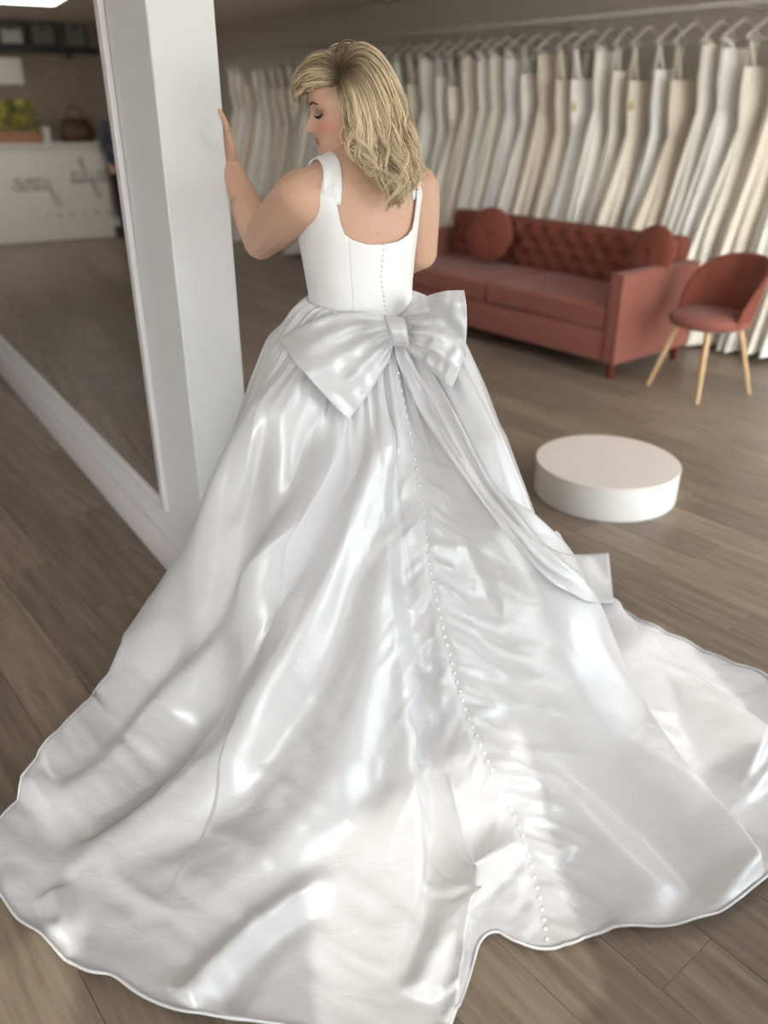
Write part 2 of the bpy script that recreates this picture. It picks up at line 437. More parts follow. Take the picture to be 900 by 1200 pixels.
HR = Matrix.Rotation(HYAW, 4, 'Z') @ Matrix.Rotation(-HPIT, 4, 'X') @ Matrix.Rotation(math.radians(-4), 4, 'Y')
HM = Matrix.Translation(HEADC) @ HR @ Matrix.Scale(HS, 4)
HZ = np.array([-.120, -.112, -.100, -.082, -.065, -.035, 0, .03, .06, .09, .108, .116])
HF = np.array([.062, .080, .088, .086, .088, .089, .087, .093, .090, .070, .038, .010])
HB = np.array([.040, .022, .000, -.030, -.052, -.078, -.092, -.098, -.098, -.084, -.055, -.020])
HWD = np.array([.012, .026, .038, .051, .059, .066, .071, .075, .075, .062, .040, .014])
def head_pt(a, z):
    """a=0 is the face, positive towards her left; returns local head coordinates"""
    f, bk, w = (np.interp(z, HZ, q) for q in (HF, HB, HWD))
    yc, hd = (f + bk) / 2, (f - bk) / 2
    ca, sa = math.cos(a), math.sin(a); e = 2 / 2.25
    x = -w * abs(sa) ** e * math.copysign(1, sa); y = yc + hd * abs(ca) ** e * math.copysign(1, ca)
    if ca > 0:
        g = lambda v, s: math.exp(-(v / s) ** 2)
        nz = np.interp(z, [-.056, -.050, -.040, -.030, .0, .022], [0, .008, .024, .025, .009, 0])
        y += nz * g(x, .0125 if z > -.03 else .016)
        y += .006 * g(x, .022) * (g(z + .061, .005) + g(z + .073, .006)) - .003 * g(x, .024) * g(z + .067, .0025)
        y += .005 * g(x, .02) * g(z + .102, .012)
        for sx in (-1, 1):
            y -= .011 * g(x - sx * .032, .017) * g(z - .002, .014)
            y += .007 * g(x - sx * .032, .012) * g(z - .001, .008)
            x += sx * .003 * g(x - sx * .052, .022) * g(z + .035, .022)
    return Vector((x, y, z))
bm = bmesh.new()
add_loft(bm, [(B(cx, cy, z), BX * hw, BY * hd, e) for z, cx, cy, hw, hd, e in TORSO], 40)
# shoulders, arms
LSH, LEL, LWR = B(-.172, -.005, 1.392), Vector(gy(306, 283, 2.39)), Vector(gy(271, 196, 2.545))
RSH, REL = B(.172, -.005, 1.395), Vector(gy(493, 296, 2.43))
RWR = B(.15, .26, 1.12)
def add_limb(pts, rad, n=14, k=10):
    P = cr(pts, k * (len(pts) - 1) + 1); R = np.interp(np.linspace(0, 1, len(P)), np.linspace(0, 1, len(rad)), rad)
    add_tube(bm, P, R, n)
    for p, r in ((P[0], R[0]), (P[-1], R[-1])): bmesh.ops.create_icosphere(bm, subdivisions=3, radius=r, matrix=Matrix.Translation(p))
def seg(p, q, rad): add_limb([p, q], rad)
seg(B(-.085, -.012, 1.430), LSH, [.056, .060, .066]); seg(LSH, LEL, [.068, .069, .066, .058, .049])
seg(LEL, LWR, [.048, .049, .044, .035, .027])
seg(B(.085, -.012, 1.430), RSH, [.056, .060, .064]); seg(RSH, REL, [.066, .066, .061, .054, .047])
seg(REL, RWR, [.047, .047, .042, .034, .026])
# neck and head
seg(B(0, -.006, 1.47), HM @ Vector((0, -.022, -.045)), [.062, .056, .055, .055])
na, nz_ = 96, 90
zz = np.concatenate([np.linspace(-.120, -.09, 16)[:-1], np.linspace(-.09, .03, 60)[:-1], np.linspace(.03, .116, 22)])
rings = [[bm.verts.new(HM @ head_pt(2 * PI * k / na, z)) for k in range(na)] for z in zz]
for r0, r1 in zip(rings, rings[1:]):
    for k in range(na): bm.faces.new((r0[k], r0[(k + 1) % na], r1[(k + 1) % na], r1[k]))
bm.faces.new(rings[0][::-1]); bm.faces.new(rings[-1])
for sx in (-1, 1):      # ears
    bmesh.ops.create_icosphere(bm, subdivisions=3, radius=1, matrix=HM @ Matrix.Translation((sx * .074, -.012, -.012)) @ Matrix.Rotation(sx * .35, 4, 'Z') @ Matrix.Diagonal((.009, .019, .032, 1)))
# hands: palm, four fingers, thumb
def add_hand(wr, up, side, nrm, curl):
    """wr wrist; up = towards fingers; side = towards thumb; nrm = out of the back of the hand"""
    up = Vector(up).normalized(); side = Vector(side); side = (side - up * side.dot(up)).normalized(); nrm = Vector(nrm); nrm = (nrm - up * nrm.dot(up) - side * nrm.dot(side)).normalized()
    add_loft(bm, [(wr + up * t, side * w, nrm * d, 2.5) for t, w, d in ((-.02, .026, .020), (.0, .027, .018), (.03, .036, .016), (.06, .040, .014), (.085, .038, .011))], 20)
    for i, (o, l, a) in enumerate(((.029, .070, .10), (.010, .078, .02), (-.010, .072, -.06), (-.028, .056, -.16))):
        p = wr + up * .078 + side * o
        d1 = (up + side * a - nrm * curl * .25).normalized(); d2 = (up + side * a - nrm * curl * .8).normalized(); d3 = (up + side * a - nrm * curl * 1.3).normalized()
        p1 = p + d1 * l * .45; p2 = p1 + d2 * l * .32; p3 = p2 + d3 * l * .23
        add_limb([p, p1, p2, p3], [.0092, .0088, .0080, .0066], 10, 5)
    p = wr + up * .022 + side * .026; p1 = p + (up * .6 + side * .8 - nrm * .2).normalized() * .034; p2 = p1 + (up * .85 + side * .45 - nrm * .25).normalized() * .030
    p3 = p2 + (up * .95 + side * .25 - nrm * .25).normalized() * .020
    add_limb([p, p1, p2, p3], [.0135, .0112, .0098, .0078], 10, 5)
rear_n = Vector((-MN[0], -MN[1], 0)); rear_t = Vector((MD[0], MD[1], 0))
def rear_d(p): return (p - pw(0, -TH_P, 0)).dot(rear_n)
add_hand(LWR, Vector((0, 0, 1)) + rear_t * .12 - rear_n * .10 * 1, -rear_t, rear_n, .35)
rf = (RWR - REL).normalized()
add_hand(RWR, rf, Vector((0, 0, 1)), BY, .5)
# legs and feet under the skirt
for sx in (-1, 1):
    hip, kn, an = B(sx * .085, 0, .86), B(sx * .085, .02, .50), B(sx * .08, -.01, .11)
    seg(hip, kn, [.095, .09, .078, .062]); seg(kn, an, [.060, .062, .05, .036])
    add_loft(bm, [(B(sx * .085, y, z), BX * w, Vector((0, 0, d)), 2.3) for y, z, w, d in ((-.06, .06, .024, .035), (-.02, .062, .032, .05), (.05, .045, .038, .032), (.11, .028, .042, .022), (.16, .022, .030, .016))], 16)
bmesh.ops.recalc_face_normals(bm, faces=bm.faces[:])
tmp_me = bpy.data.meshes.new('body_tmp'); bm.to_mesh(tmp_me); bm.free()
tmp = bpy.data.objects.new('body_tmp', tmp_me); COL.objects.link(tmp)
rm = tmp.modifiers.new('r', 'REMESH'); rm.mode = 'VOXEL'; rm.voxel_size = .0036
sm = tmp.modifiers.new('s', 'SMOOTH'); sm.factor = .5; sm.iterations = 5
dg = bpy.context.evaluated_depsgraph_get()
body_me = bpy.data.meshes.new_from_object(tmp.evaluated_get(dg)); body_me.name = 'person'
bpy.data.objects.remove(tmp)
V = np.empty(len(body_me.vertices) * 3); body_me.vertices.foreach_get('co', V); V = V.reshape(-1, 3)
HMI = np.array(HM.inverted())
Lh = V @ HMI[:3, :3].T + HMI[:3, 3]
skin = np.tile(np.array([.60, .365, .265]), (len(V), 1))
def blend(mask, col):
    global skin
    skin = skin * (1 - mask[:, None]) + np.array(col) * mask[:, None]
G = lambda d, s: np.exp(-(d / s) ** 2)
x_, y_, z_ = Lh.T
face = (y_ > .02) & (np.abs(z_) < .13)
for sx in (-1, 1):
    blend(.55 * G(x_ - sx * .05, .026) * G(z_ + .034, .024) * face, (.62, .20, .16))
    blend(.75 * G(x_ - sx * .034, .018) * G(z_ - .006, .010) * face, (.16, .09, .07))
blend(.85 * sstep(.028, .016, np.abs(x_)) * sstep(.0125, .0065, np.abs(z_ + .067)) * (y_ > .065), (.36, .11, .11))
hairline = sstep(-.01, -.03, y_ - .35 * np.clip(z_ - .02, 0, 1)) * sstep(-.03, .0, z_) * (np.abs(x_) < .1) * (np.abs(z_) < .13)
blend(.85 * hairline, (.14, .09, .05))
blend(.6 * sstep(.070, .036, y_ + .5 * (z_ - .04)) * sstep(.024, .060, z_) * (z_ < .13) * (np.abs(x_) < .1) * (y_ > -.12), (.15, .10, .06))
blend(.9 * sstep(.082, .095, z_) * (z_ < .13) * (np.abs(x_) < .1) * (np.abs(y_) < .12), (.14, .09, .05))
blend(.5 * G(np.linalg.norm(V - (np.array(LWR) * .55 + np.array(LEL) * .45 + np.array([-.03, -.03, 0])), axis=1), .012), (.12, .1, .09))   # small tattoo on the forearm
for _ in range(9):      # freckles and moles on the back
    c = np.array(torso_pt(math.radians(-90 + rng.uniform(-50, 45)), rng.uniform(1.26, 1.45)))
    blend(.2 * (np.linalg.norm(V - c, axis=1) < .004), (.32, .15, .09))
ca_ = body_me.color_attributes.new('Col', 'FLOAT_COLOR', 'POINT')
ca_.data.foreach_set('color', np.concatenate([skin, np.ones((len(V), 1))], 1).ravel())
bride = link('person', body_me, M['skin'], None, True)
tag(bride, 'blonde woman in a white satin ball gown, back turned, touching the white partition', 'person')

# brows, lashes, earring
def face_strip(name, pts, w, m, off=.0015):
    bm = bmesh.new()
    P = [HM @ (Vector(p) + Vector((0, 0, 0))) for p in pts]
    add_tube(bm, P, w, 6); obj(name, bm, m, bride, True)
def on_face(x, z, off=.002):
    best = min((abs(head_pt(a, z).x - x), a) for a in np.linspace(-1.4, 1.4, 400)); p = head_pt(best[1], z)
    return p + Vector((x * .6, .09, 0)).normalized() * off
for sx in (-1, 1):
    face_strip('eyebrow', [on_face(sx * q, z, .001) for q, z in ((.015, .024), (.024, .0285), (.036, .030), (.048, .024))], [.0020, .0032, .0028, .0012], M['brow'])
    face_strip('eyelashes', [on_face(sx * q, z, .0035) for q, z in ((.019, -.004), (.026, -.007), (.034, -.008), (.042, -.005), (.050, .001))], [.0014, .0028, .0036, .0036, .0018], M['lash'])
bm = bmesh.new(); bmesh.ops.create_icosphere(bm, subdivisions=2, radius=.006, matrix=HM @ Matrix.Translation((-.081, -.010, -.046))); obj('earring', bm, M['earring'], bride, True)

# ================================================================== bodice
AB = math.radians(-90)
def bod_top(a):
    """height of the bodice top edge by angle from the middle of the back (deg)"""
    d = abs(a)
    return np.interp(d, [0, 14, 28, 35, 38, 40, 43, 60, 63, 67, 75, 90, 115, 126, 130, 146, 150, 165, 180],
                     [1.280, 1.283, 1.296, 1.310, 1.335, 1.39, 1.445, 1.445, 1.41, 1.385, 1.355, 1.335, 1.345, 1.38, 1.41, 1.41, 1.37, 1.34, 1.335])
def waist_z(deg): return 1.125 - .040 * math.exp(-(deg / 38.0) ** 2)
nA, nZ = 720, 44
P = np.zeros((nA, nZ, 3))
for i in range(nA):
    deg = -180 + 360 * i / nA
    zt, zb = bod_top(deg), waist_z(deg) - .015
    for j in range(nZ):
        q = j / (nZ - 1); z = zb + (zt - zb) * q
        off = .0075 + .0022 * vnoise(np.array(deg / 9.0), np.array(z * 55)) * (1 - q) ** 1.5
        if abs(abs(deg) - 32) < 1.3: off -= .0012       # princess seams
        P[i, j] = torso_pt(AB + math.radians(deg), z, off)
me = grid_mesh('bodice', P, close_u=True)
bodice = link('bodice', me, M['bodice'], bride, True)
so = bodice.modifiers.new('t', 'SOLIDIFY'); so.thickness = .004; so.offset = 0
# straps over the shoulders
bd_bvh = BVHTree.FromPolygons([v.co[:] for v in body_me.vertices], [p.vertices[:] for p in body_me.polygons])
def snap(p, off):
    loc, n, _, d = bd_bvh.find_nearest(p)
    return loc + n * off
for sx in (-1, 1):
    pts = [B(sx * .122, -.085, 1.380), B(sx * .121, -.078, 1.425), B(sx * .110, -.055, 1.465), B(sx * .105, -.012, 1.488), B(sx * .105, .035, 1.472), B(sx * .11, .078, 1.42), B(sx * .116, .10, 1.36)]
    C = cr(pts, 40); Q = np.zeros((40, 9, 3))
    for i, p in enumerate(C):
        wdt = np.interp(i, [0, 6, 16, 39], [.018, .025, .026, .025])
        for j in range(9):
            Q[i, j] = snap(Vector(p) + BX * wdt * (j / 4 - 1), float(np.interp(i, [0, 7, 34, 39], [.001, .0085, .0085, .002])))
    Q[1:-1] = (Q[:-2] + 2 * Q[1:-1] + Q[2:]) / 4
    st = link('strap', grid_mesh('strap', Q), M['bodice'], bodice, True)
    so = st.modifiers.new('t', 'SOLIDIFY'); so.thickness = .004; so.offset = 0

# ================================================================== skirt and train
HEM = [  # (pixel on the floor, waist angle from middle of the back; negative = her left)
    ((214, 736), -100), ((176, 782), -92), ((128, 836), -84), ((66, 898), -76), ((2, 962), -68), ((-20, 1020), -61), ((20, 1078), -54), ((48, 1096), -49), ((75, 1128), -45), ((105, 1146), -41), ((132, 1146), -37), ((165, 1172), -33),
    ((205, 1188), -29), ((262, 1198), -25), ((330, 1203), -21), ((400, 1212), -17), ((480, 1212), -13), ((532, 1203), -10), ((549, 1150), -7.5), ((563, 1098), -5.5), ((580, 1090), -4), ((606, 1106), -2),
    ((642, 1113), 0), ((684, 1102), 3.5), ((728, 1088), 7), ((790, 1091), 13), ((850, 1071), 19), ((893, 1038), 26), ((935, 990), 34), ((955, 930), 42), ((940, 850), 50), ((900, 797), 57), ((830, 771), 64), ((755, 738), 71), ((692, 704), 79)]
plan = [(*gz(px, py, .012)[:2], a) for (px, py), a in HEM]
plan += [(.60, 2.42, 95), (.54, 2.74, 125), (.30, 3.02, 155), (-.05, 3.08, 180), (-.34, 2.98, 205), (-.37, 2.74, 222), (-.40, 2.57, 238), (-.55, 2.40, 252)]
plan = np.array(plan)
n_key = len(plan)
loop = np.vstack([plan, plan[:1] + np.array([[0, 0, 360]])])
seglen = np.linalg.norm(np.diff(loop[:, :2], axis=0), axis=1)
cum = np.concatenate([[0], np.cumsum(seglen)])
NU, NV = 760, 250
# finer columns behind (visible train), coarser in front
back_len = cum[n_key - 8]
u_s = np.concatenate([np.linspace(0, back_len, 640, endpoint=False), np.linspace(back_len, cum[-1], 120, endpoint=False)])
def spline_closed(vals):
    ext = np.concatenate([vals[-3:-1], vals, vals[1:3]]); return ext
hx = np.interp(u_s, cum, loop[:, 0]); hy = np.interp(u_s, cum, loop[:, 1]); ha = np.interp(u_s, cum, loop[:, 2])
def smooth_c(a, k=5):
    w = np.ones(2 * k + 1) / (2 * k + 1); e = np.concatenate([a[-k:], a, a[:k]]); return np.convolve(e, w, 'valid')
hx, hy = smooth_c(hx, 3), smooth_c(hy, 3)
e_ = np.concatenate([ha[-12:] - 360, ha, ha[:12] + 360]); ha = np.convolve(e_, np.ones(25) / 25, 'valid')
wpt = np.array([torso_pt(AB + math.radians(a), waist_z(((a + 180) % 360) - 180), .008) for a in ha])
ZQ = np.array([0, .08, .25, .37, .62, .81, 1.0, 1.25, 1.6, 2.5])
ZV = np.array([1.0, .985, .905, .785, .465, .225, .075, .025, .012, .008])
v_ = np.linspace(0, 1, NV) ** 1.15
Lm = np.hypot(hx - wpt[:, 0], hy - wpt[:, 1])
wa = (ha + 180) % 360 - 180
Rm = .57 + .27 * (1 - sstep(26, 62, np.abs(wa)))
r = Lm[:, None] * v_[None, :]
rho = r / np.minimum(Rm, Lm / 1.02)[:, None]
zz = np.interp(rho, ZQ, ZV)
zz = np.where(rho < .001, 1, zz)
# round the profile off
for _ in range(6): zz[:, 1:-1] = (zz[:, :-2] + 2 * zz[:, 1:-1] + zz[:, 2:]) / 4
tau = np.where(wa > 0, 1 - sstep(12, 46, wa), 1 - sstep(20, 60, -wa))[:, None]
s_ = v_[None, :]
train = .93 * (1 - s_) ** 1.85 + .07 * np.exp(-(s_ / .10) ** 2)
zz = zz * (1 - tau) + train * tau
for _ in range(14): zz[:, 1:-1] = (zz[:, :-2] + 2 * zz[:, 1:-1] + zz[:, 2:]) / 4
short = (1 - sstep(.62, .8, Lm))[:, None]
Z = .010 + (wpt[:, 2:3] - .010) * np.clip(zz - .012 * short * v_[None, :] ** 4, 0, 1)
SK = np.zeros((NU, NV, 3))
SK[..., 0] = wpt[:, None, 0] + (hx - wpt[:, 0])[:, None] * v_[None]
SK[..., 1] = wpt[:, None, 1] + (hy - wpt[:, 1])[:, None] * v_[None]
SK[..., 2] = Z
def normals(P):
    du = np.roll(P, -1, 0) - np.roll(P, 1, 0); dv = np.gradient(P, axis=1)
    n = np.cross(dv, du); n /= np.linalg.norm(n, axis=2, keepdims=True) + 1e-9
    n[n[..., 2] < 0] *= 1
    return n
NB = normals(SK)
if NB[200, 120, 2] < 0: NB = -NB
PX, PY = proj(SK)
def poly_dist(pts):
    """signed distance (px, + = right-hand side looking along the line) and position along 0..1"""
    P = cr(pts, 60); best = np.full(PX.shape, 1e9); sg = np.zeros(PX.shape); tt = np.zeros(PX.shape)
    d_all = np.concatenate([[0], np.cumsum(np.linalg.norm(np.diff(P, axis=0), axis=1))]); tot = d_all[-1]
    for i in range(len(P) - 1):
        a, b = P[i], P[i + 1]; e = b - a; L2 = e @ e
        t = np.clip(((PX - a[0]) * e[0] + (PY - a[1]) * e[1]) / L2, 0, 1)
        dx, dy = PX - a[0] - t * e[0], PY - a[1] - t * e[1]; d = np.hypot(dx, dy)
        m = d < best
        best = np.where(m, d, best); sg = np.where(m, np.sign(dx * e[1] - dy * e[0]), sg); tt = np.where(m, (d_all[i] + t * (d_all[i + 1] - d_all[i])) / tot, tt)
    return best * sg, tt
D = np.zeros((NU, NV)); LT = np.zeros((NU, NV))
vis = (np.arange(NU) < 640)[:, None]
def ridge(pts, A, w, wl=None, f0=.12, f1=.12):
    """ridge (A>0) or valley (A<0), half width w px (wl on the left side if given)"""
    global D
    d, t = poly_dist(pts); ww = np.where(d > 0, w, wl if wl else w)
    D += vis * 1.55 * A * np.exp(-(d / ww) ** 2) * sstep(0, f0, t + 1e-6) * (1 - sstep(1 - f1, 1, t - 1e-6) if f1 > 0 else 1)
def step(pts, A, w, reach, f0=.15, f1=.02, over=.010):
    """fold edge: the left side of the line stands A higher, laps over the right side by 'over', and eases back over reach px"""
    global D, LT
    d, t = poly_dist(pts)
    env = vis * sstep(0, f0, t + 1e-6) * (1 - sstep(1 - f1, 1, t - 1e-6) if f1 > 0 else 1)
    D += env * A * np.where(d < 0, np.exp(-(d / reach) ** 2), np.exp(-(d / w) ** 2))
    LT += env * over * np.where(d < 0, np.exp(-(d / (reach * .3)) ** 2), np.exp(-(d / (w * .8)) ** 2))
# left hand side: long folds running down from the bow
ridge([(345, 420), (310, 500), (270, 590), (235, 660), (185, 745), (130, 800), (75, 885), (30, 945)], .045, 24, 18, f1=.02)
ridge([(375, 470), (345, 560), (300, 645), (262, 718), (190, 793), (120, 880), (40, 940)], -.022, 14)
ridge([(405, 480), (375, 560), (330, 640), (290, 705), (235, 790), (150, 880), (40, 975)], .026, 24)
ridge([(440, 455), (415, 545), (385, 602), (340, 676), (297, 742), (277, 786), (245, 842), (200, 900), (150, 942), (70, 998)], -.024, 13, 17)
ridge([(452, 450), (432, 550), (400, 640), (350, 740), (310, 810), (262, 890), (190, 950), (60, 1030)], .026, 26, 18)
ridge([(452, 520), (436, 620), (410, 720), (375, 810), (325, 890), (250, 960), (120, 1020)], -.014, 22)
ridge([(455, 640), (440, 740), (420, 830), (380, 930), (300, 1010), (200, 1080)], .014, 30)
ridge([(470, 640), (462, 760), (450, 860), (420, 960)], -.012, 20)
ridge([(395, 1020), (340, 1062), (298, 1092), (250, 1140), (215, 1180)], .020, 16, f1=.02)
ridge([(380, 1060), (325, 1100), (290, 1140), (262, 1190)], -.012, 16, f1=.02)
ridge([(60, 1040), (75, 1080), (62, 1100)], .014, 14)
ridge([(470, 900), (400, 980), (330, 1040)], -.008, 22)
# centre panel
ridge([(497, 640), (503, 760), (506, 880), (514, 975), (500, 1070), (466, 1168)], -.016, 10, 14, f0=.3)
ridge([(520, 900), (540, 990), (522, 1080), (490, 1170)], .022, 16, f1=.02)
ridge([(622, 975), (585, 1010), (545, 1050), (531, 1066)], .030, 9, 26, f0=.3, f1=.02)
ridge([(600, 1020), (570, 1050), (552, 1075)], -.012, 10)
ridge([(531, 1062), (538, 1120), (530, 1200)], .028, 10, f0=.01, f1=.01)
# right hand side: crisp fold edges
step([(500, 470), (530, 540), (575, 615), (640, 690), (690, 765), (730, 830), (775, 900), (830, 965), (892, 1032)], .046, 5, 48, over=.034)
step([(560, 560), (610, 620), (690, 702), (740, 752), (800, 808), (850, 845), (893, 878), (920, 905)], .050, 5, 46, over=.036)
ridge([(575, 500), (600, 560), (640, 630)], .005, 16)
ridge([(545, 640), (590, 760), (650, 860), (740, 960), (810, 1030), (850, 1068)], -.012, 34)
ridge([(560, 880), (640, 930), (720, 1000), (790, 1075)], .018, 26)
ridge([(655, 1000), (690, 1050), (720, 1090)], -.012, 16)
ridge([(700, 720), (780, 770), (870, 840)], .010, 14)
step([(440, 455), (415, 545), (385, 602), (340, 676), (297, 742), (277, 786), (245, 842), (200, 900)], .012, 6, 34, f1=.3, over=.010)
step([(405, 470), (372, 556), (324, 640), (272, 712), (195, 790), (125, 876), (60, 925)], .014, 6, 30, f0=.3, over=.012)
step([(330, 470), (300, 560), (268, 640)], .010, 6, 26, f0=.3, f1=.4, over=.008)
step([(612, 985), (585, 1010), (548, 1050), (538, 1066), (534, 1110), (530, 1170)], .022, 5, 30, f0=.3, over=-.012)
ridge([(590, 612), (675, 712), (730, 768), (785, 824), (845, 866), (892, 902)], .022, 20, f0=.3, f1=.02)
# waist gathers, broad billow, drag wrinkles along the button line
A_ = np.radians(ha)[:, None]; vv = v_[None]
pl_ph = 34 * A_ + 3.0 * vnoise(A_ * 6 + 0 * vv, vv * 3)
D += (.0065 * np.sin(pl_ph) + .0045 * np.sin(pl_ph * 1.93 + 1.1)) * sstep(0, .03, vv) * (1 - sstep(.05, .22, vv))
D += .010 * np.sin(13 * A_ + 2 * vnoise(A_ * 3, vv * 2 + 5)) * sstep(.1, .3, vv) * (1 - sstep(.55, .95, vv)) * (np.abs(ha)[:, None] > 38)
su = np.concatenate([[0], np.cumsum(np.hypot(np.diff(hx), np.diff(hy)))])[:, None]
D += .020 * vnoise(su * 5.0 + 0 * vv, vv * 2.2 + 9) * sstep(.25, .7, vv) * vis
SEAM = [(462, 405), (465, 430), (478, 500), (492, 570), (503, 660), (520, 740), (545, 830), (580, 910), (610, 975), (632, 1050), (642, 1110)]
sd_, stt = poly_dist(SEAM)
def ridged(x, y): return np.clip(1 - 2.6 * np.abs(vnoise(x, y)), 0, 1) ** 2.2
ad = np.abs(sd_)
sidek = np.where(sd_ > 0, 17.0, 53.0)
wob = ridged(stt * 30 - ad * .030, ad / 75 + sidek) + .7 * ridged(stt * 52 - ad * .055, ad / 48 + sidek + 7) - .35
D += vis * .0085 * wob * np.exp(-((ad - 14) / 52) ** 2) * sstep(.10, .3, stt) * sstep(1, 10, ad)
D += vis * .0060 * (ridged(stt * 17 - ad * .020, ad / 120 + sidek + 21) - .25) * np.exp(-((ad - 70) / 70) ** 2) * sstep(.15, .35, stt)
D += vis * .0070 * (ridged(SK[..., 0] * 5 + SK[..., 1] * 9 + 3, SK[..., 0] * 2.2 - SK[..., 1] * 1.6 + 9) - .2) * sstep(.4, .7, vv) * (ha[:, None] < -8)
D -= vis * .0045 * np.exp(-(sd_ / 5) ** 2) * sstep(.05, .15, stt)
# scattered soft creases, slanting across the folds
D += vis * .0042 * 1.5 * vnoise((SK[..., 0] * .55 + SK[..., 1] * .83) * 34 + 7, (SK[..., 0] * .83 - SK[..., 1] * .55) * 7) * sstep(.3, .55, vv)
D += vis * .0035 * vnoise((SK[..., 0] * -.4 + SK[..., 1] * .9) * 26 + 70, (SK[..., 0] * .9 + SK[..., 1] * .4) * 8 + 11) * sstep(.3, .55, vv)
# rippled hem
D += vis * .012 * (np.abs(vnoise(su * 9 + 0 * vv, 0 * vv + 3)) * 2) * sstep(.93, 1, vv)
for _ in range(1): D[:, 1:-1] = (D[:, :-2] + 2 * D[:, 1:-1] + D[:, 2:]) / 4
D[:, 0] = 0
TU = np.roll(SK, -1, 0) - np.roll(SK, 1, 0); TU /= np.linalg.norm(TU, axis=2, keepdims=True) + 1e-9
LT[:, 0] = 0; LT *= 1 - sstep(.9, 1, vv) * .7
SK = SK + NB * D[..., None] + TU * LT[..., None]
SK[..., 2] = np.maximum(SK[..., 2], .006 + .001 * np.sin(su * 40))
me = grid_mesh('skirt', SK, close_u=True)
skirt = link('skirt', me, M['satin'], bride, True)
sk_bvh = BVHTree.FromPolygons([v.co[:] for v in me.vertices], [p.vertices[:] for p in me.polygons])
bod_bvh = BVHTree.FromPolygons([v.co[:] for v in bodice.data.vertices], [p.vertices[:] for p in bodice.data.polygons])
so = skirt.modifiers.new('t', 'SOLIDIFY'); so.thickness = .003; so.offset = 1
# hem band
hb = np.stack([SK[:640, -1], SK[:640, -4] + NB[:640, -4] * .002 + np.array([0, 0, .0035])], 1)
hp = SK[:640, -1] + np.array([0, 0, .004])
bm = bmesh.new(); add_tube(bm, hp[::2], .0035, 6); obj('hem_piping', bm, M['satin'], skirt, True)

def hit(bv, px, py):
    d = Vector(ray(px, py)).normalized(); loc, n, _, t = bv.ray_cast(Vector(EYE), d)
    return (loc, n if n.dot(d) < 0 else -n) if loc is not None else (None, None)
# covered buttons: one small dome mesh shared by all
bm = bmesh.new(); bmesh.ops.create_icosphere(bm, subdivisions=2, radius=1)
for v in bm.verts: v.co.z = v.co.z * .62 + .25
btn_me = bpy.data.meshes.new('button'); bm.to_mesh(btn_me); bm.free(); btn_me.materials.append(M['pearl'])
btn_me.polygons.foreach_set('use_smooth', [True] * len(btn_me.polygons))
def button(loc, n, r, parent):
    o = link('button', btn_me, None, parent); o.location = loc; o.scale = (r, r, r)
    o.rotation_euler = n.to_track_quat('Z', 'Y').to_euler()
Pp = cr(SEAM, 400); last = None; nb = 0
for px, py in Pp:
    if py < 436: continue
    loc, n = hit(sk_bvh, px, py)
    if loc is None: continue
    if last is None or (loc - last).length > .0215:
        button(loc + n * .001, n, .0049, skirt); last = loc; nb += 1
last = None
for px, py in cr([(451, 283), (448, 305), (447, 330), (450, 350), (452, 368)], 120):
    loc, n = hit(bod_bvh, px, py)
    if loc is None: continue
    if last is None or (loc - last).length > .0125:
        button(loc + n * .002, n, .0046, bodice); last = loc

# ------------------------------------------------------------------ bow
def depth_at(px, py, lift, fallback):
    best = None
    for bv in (sk_bvh, bod_bvh):
        loc, n = hit(bv, px, py)
        if loc is not None and (best is None or loc.y < best): best = loc.y
    return min(best, fallback + .25) - lift if best is not None else fallback
def bow_patch(top, outer, bottom, ns=56, nt=40, lift=.03, puff=.035, base=2.1, pleats=5, seed=0, outer_pull=.0, crumple=.006):
    """surface spread between a gathered knot and its outer folded edge; two layers joined at the outer fold"""
    T, O, Bt = cr(top, ns), cr(outer, nt), cr(bottom, ns)
    K = np.linspace(0, 1, nt)[:, None]; knot = T[0] * (1 - K) + Bt[0] * K
    Q = np.zeros((ns, nt, 2))
    for i in range(ns):
        s = i / (ns - 1)
        for j in range(nt):
            t = j / (nt - 1)
            cpt = (1 - t) * T[i] + t * Bt[i] + (1 - s) * knot[j] + s * O[j] - ((1 - s) * (1 - t) * T[0] + (1 - s) * t * Bt[0] + s * (1 - t) * T[-1] + s * t * Bt[-1])
            Q[i, j] = cpt
    front = np.zeros((ns, nt, 3))
    ydep = np.array([[depth_at(Q[i, j, 0], Q[i, j, 1], lift, base) for j in range(nt)] for i in range(ns)])
    for _ in range(40):
        ydep[1:-1, :] = (ydep[:-2, :] + 2 * ydep[1:-1, :] + ydep[2:, :]) / 4; ydep[:, 1:-1] = (ydep[:, :-2] + 2 * ydep[:, 1:-1] + ydep[:, 2:]) / 4
    back = np.zeros_like(front)
    for i in range(ns):
        s = i / (ns - 1)
        for j in range(nt):
            t = j / (nt - 1)
            pl = (1 - s) ** .8 * .010 * math.cos(2 * PI * pleats * t + seed) * min(1, s * 6) + .012 * math.sin(2 * PI * (1.3 * t + .4 * s) + seed) * s * (1 - s) * 2
            bulge = puff * math.sin(PI * min(1, s * .93)) ** .8 * math.sin(PI * t) ** .6 + pl + .007 * float(vnoise(np.array(s * 7 + seed), np.array(t * 9))) + crumple * float(vnoise(np.array(s * 9 + t * 6 + seed), np.array(t * 7 - s * 5 + 20)))
            yv = ydep[i, j] - bulge - outer_pull * s
            front[i, j] = gy(*Q[i, j], yv)
            back[i, j] = gy(*Q[i, j], ydep[i, j] + .008 * (1 - s) * math.sin(PI * t) - outer_pull * s + .004)
    return np.concatenate([front, back[::-1]], 0)
bow = thing('bow', 'large satin bow with a long tail', None); bow.parent = bride
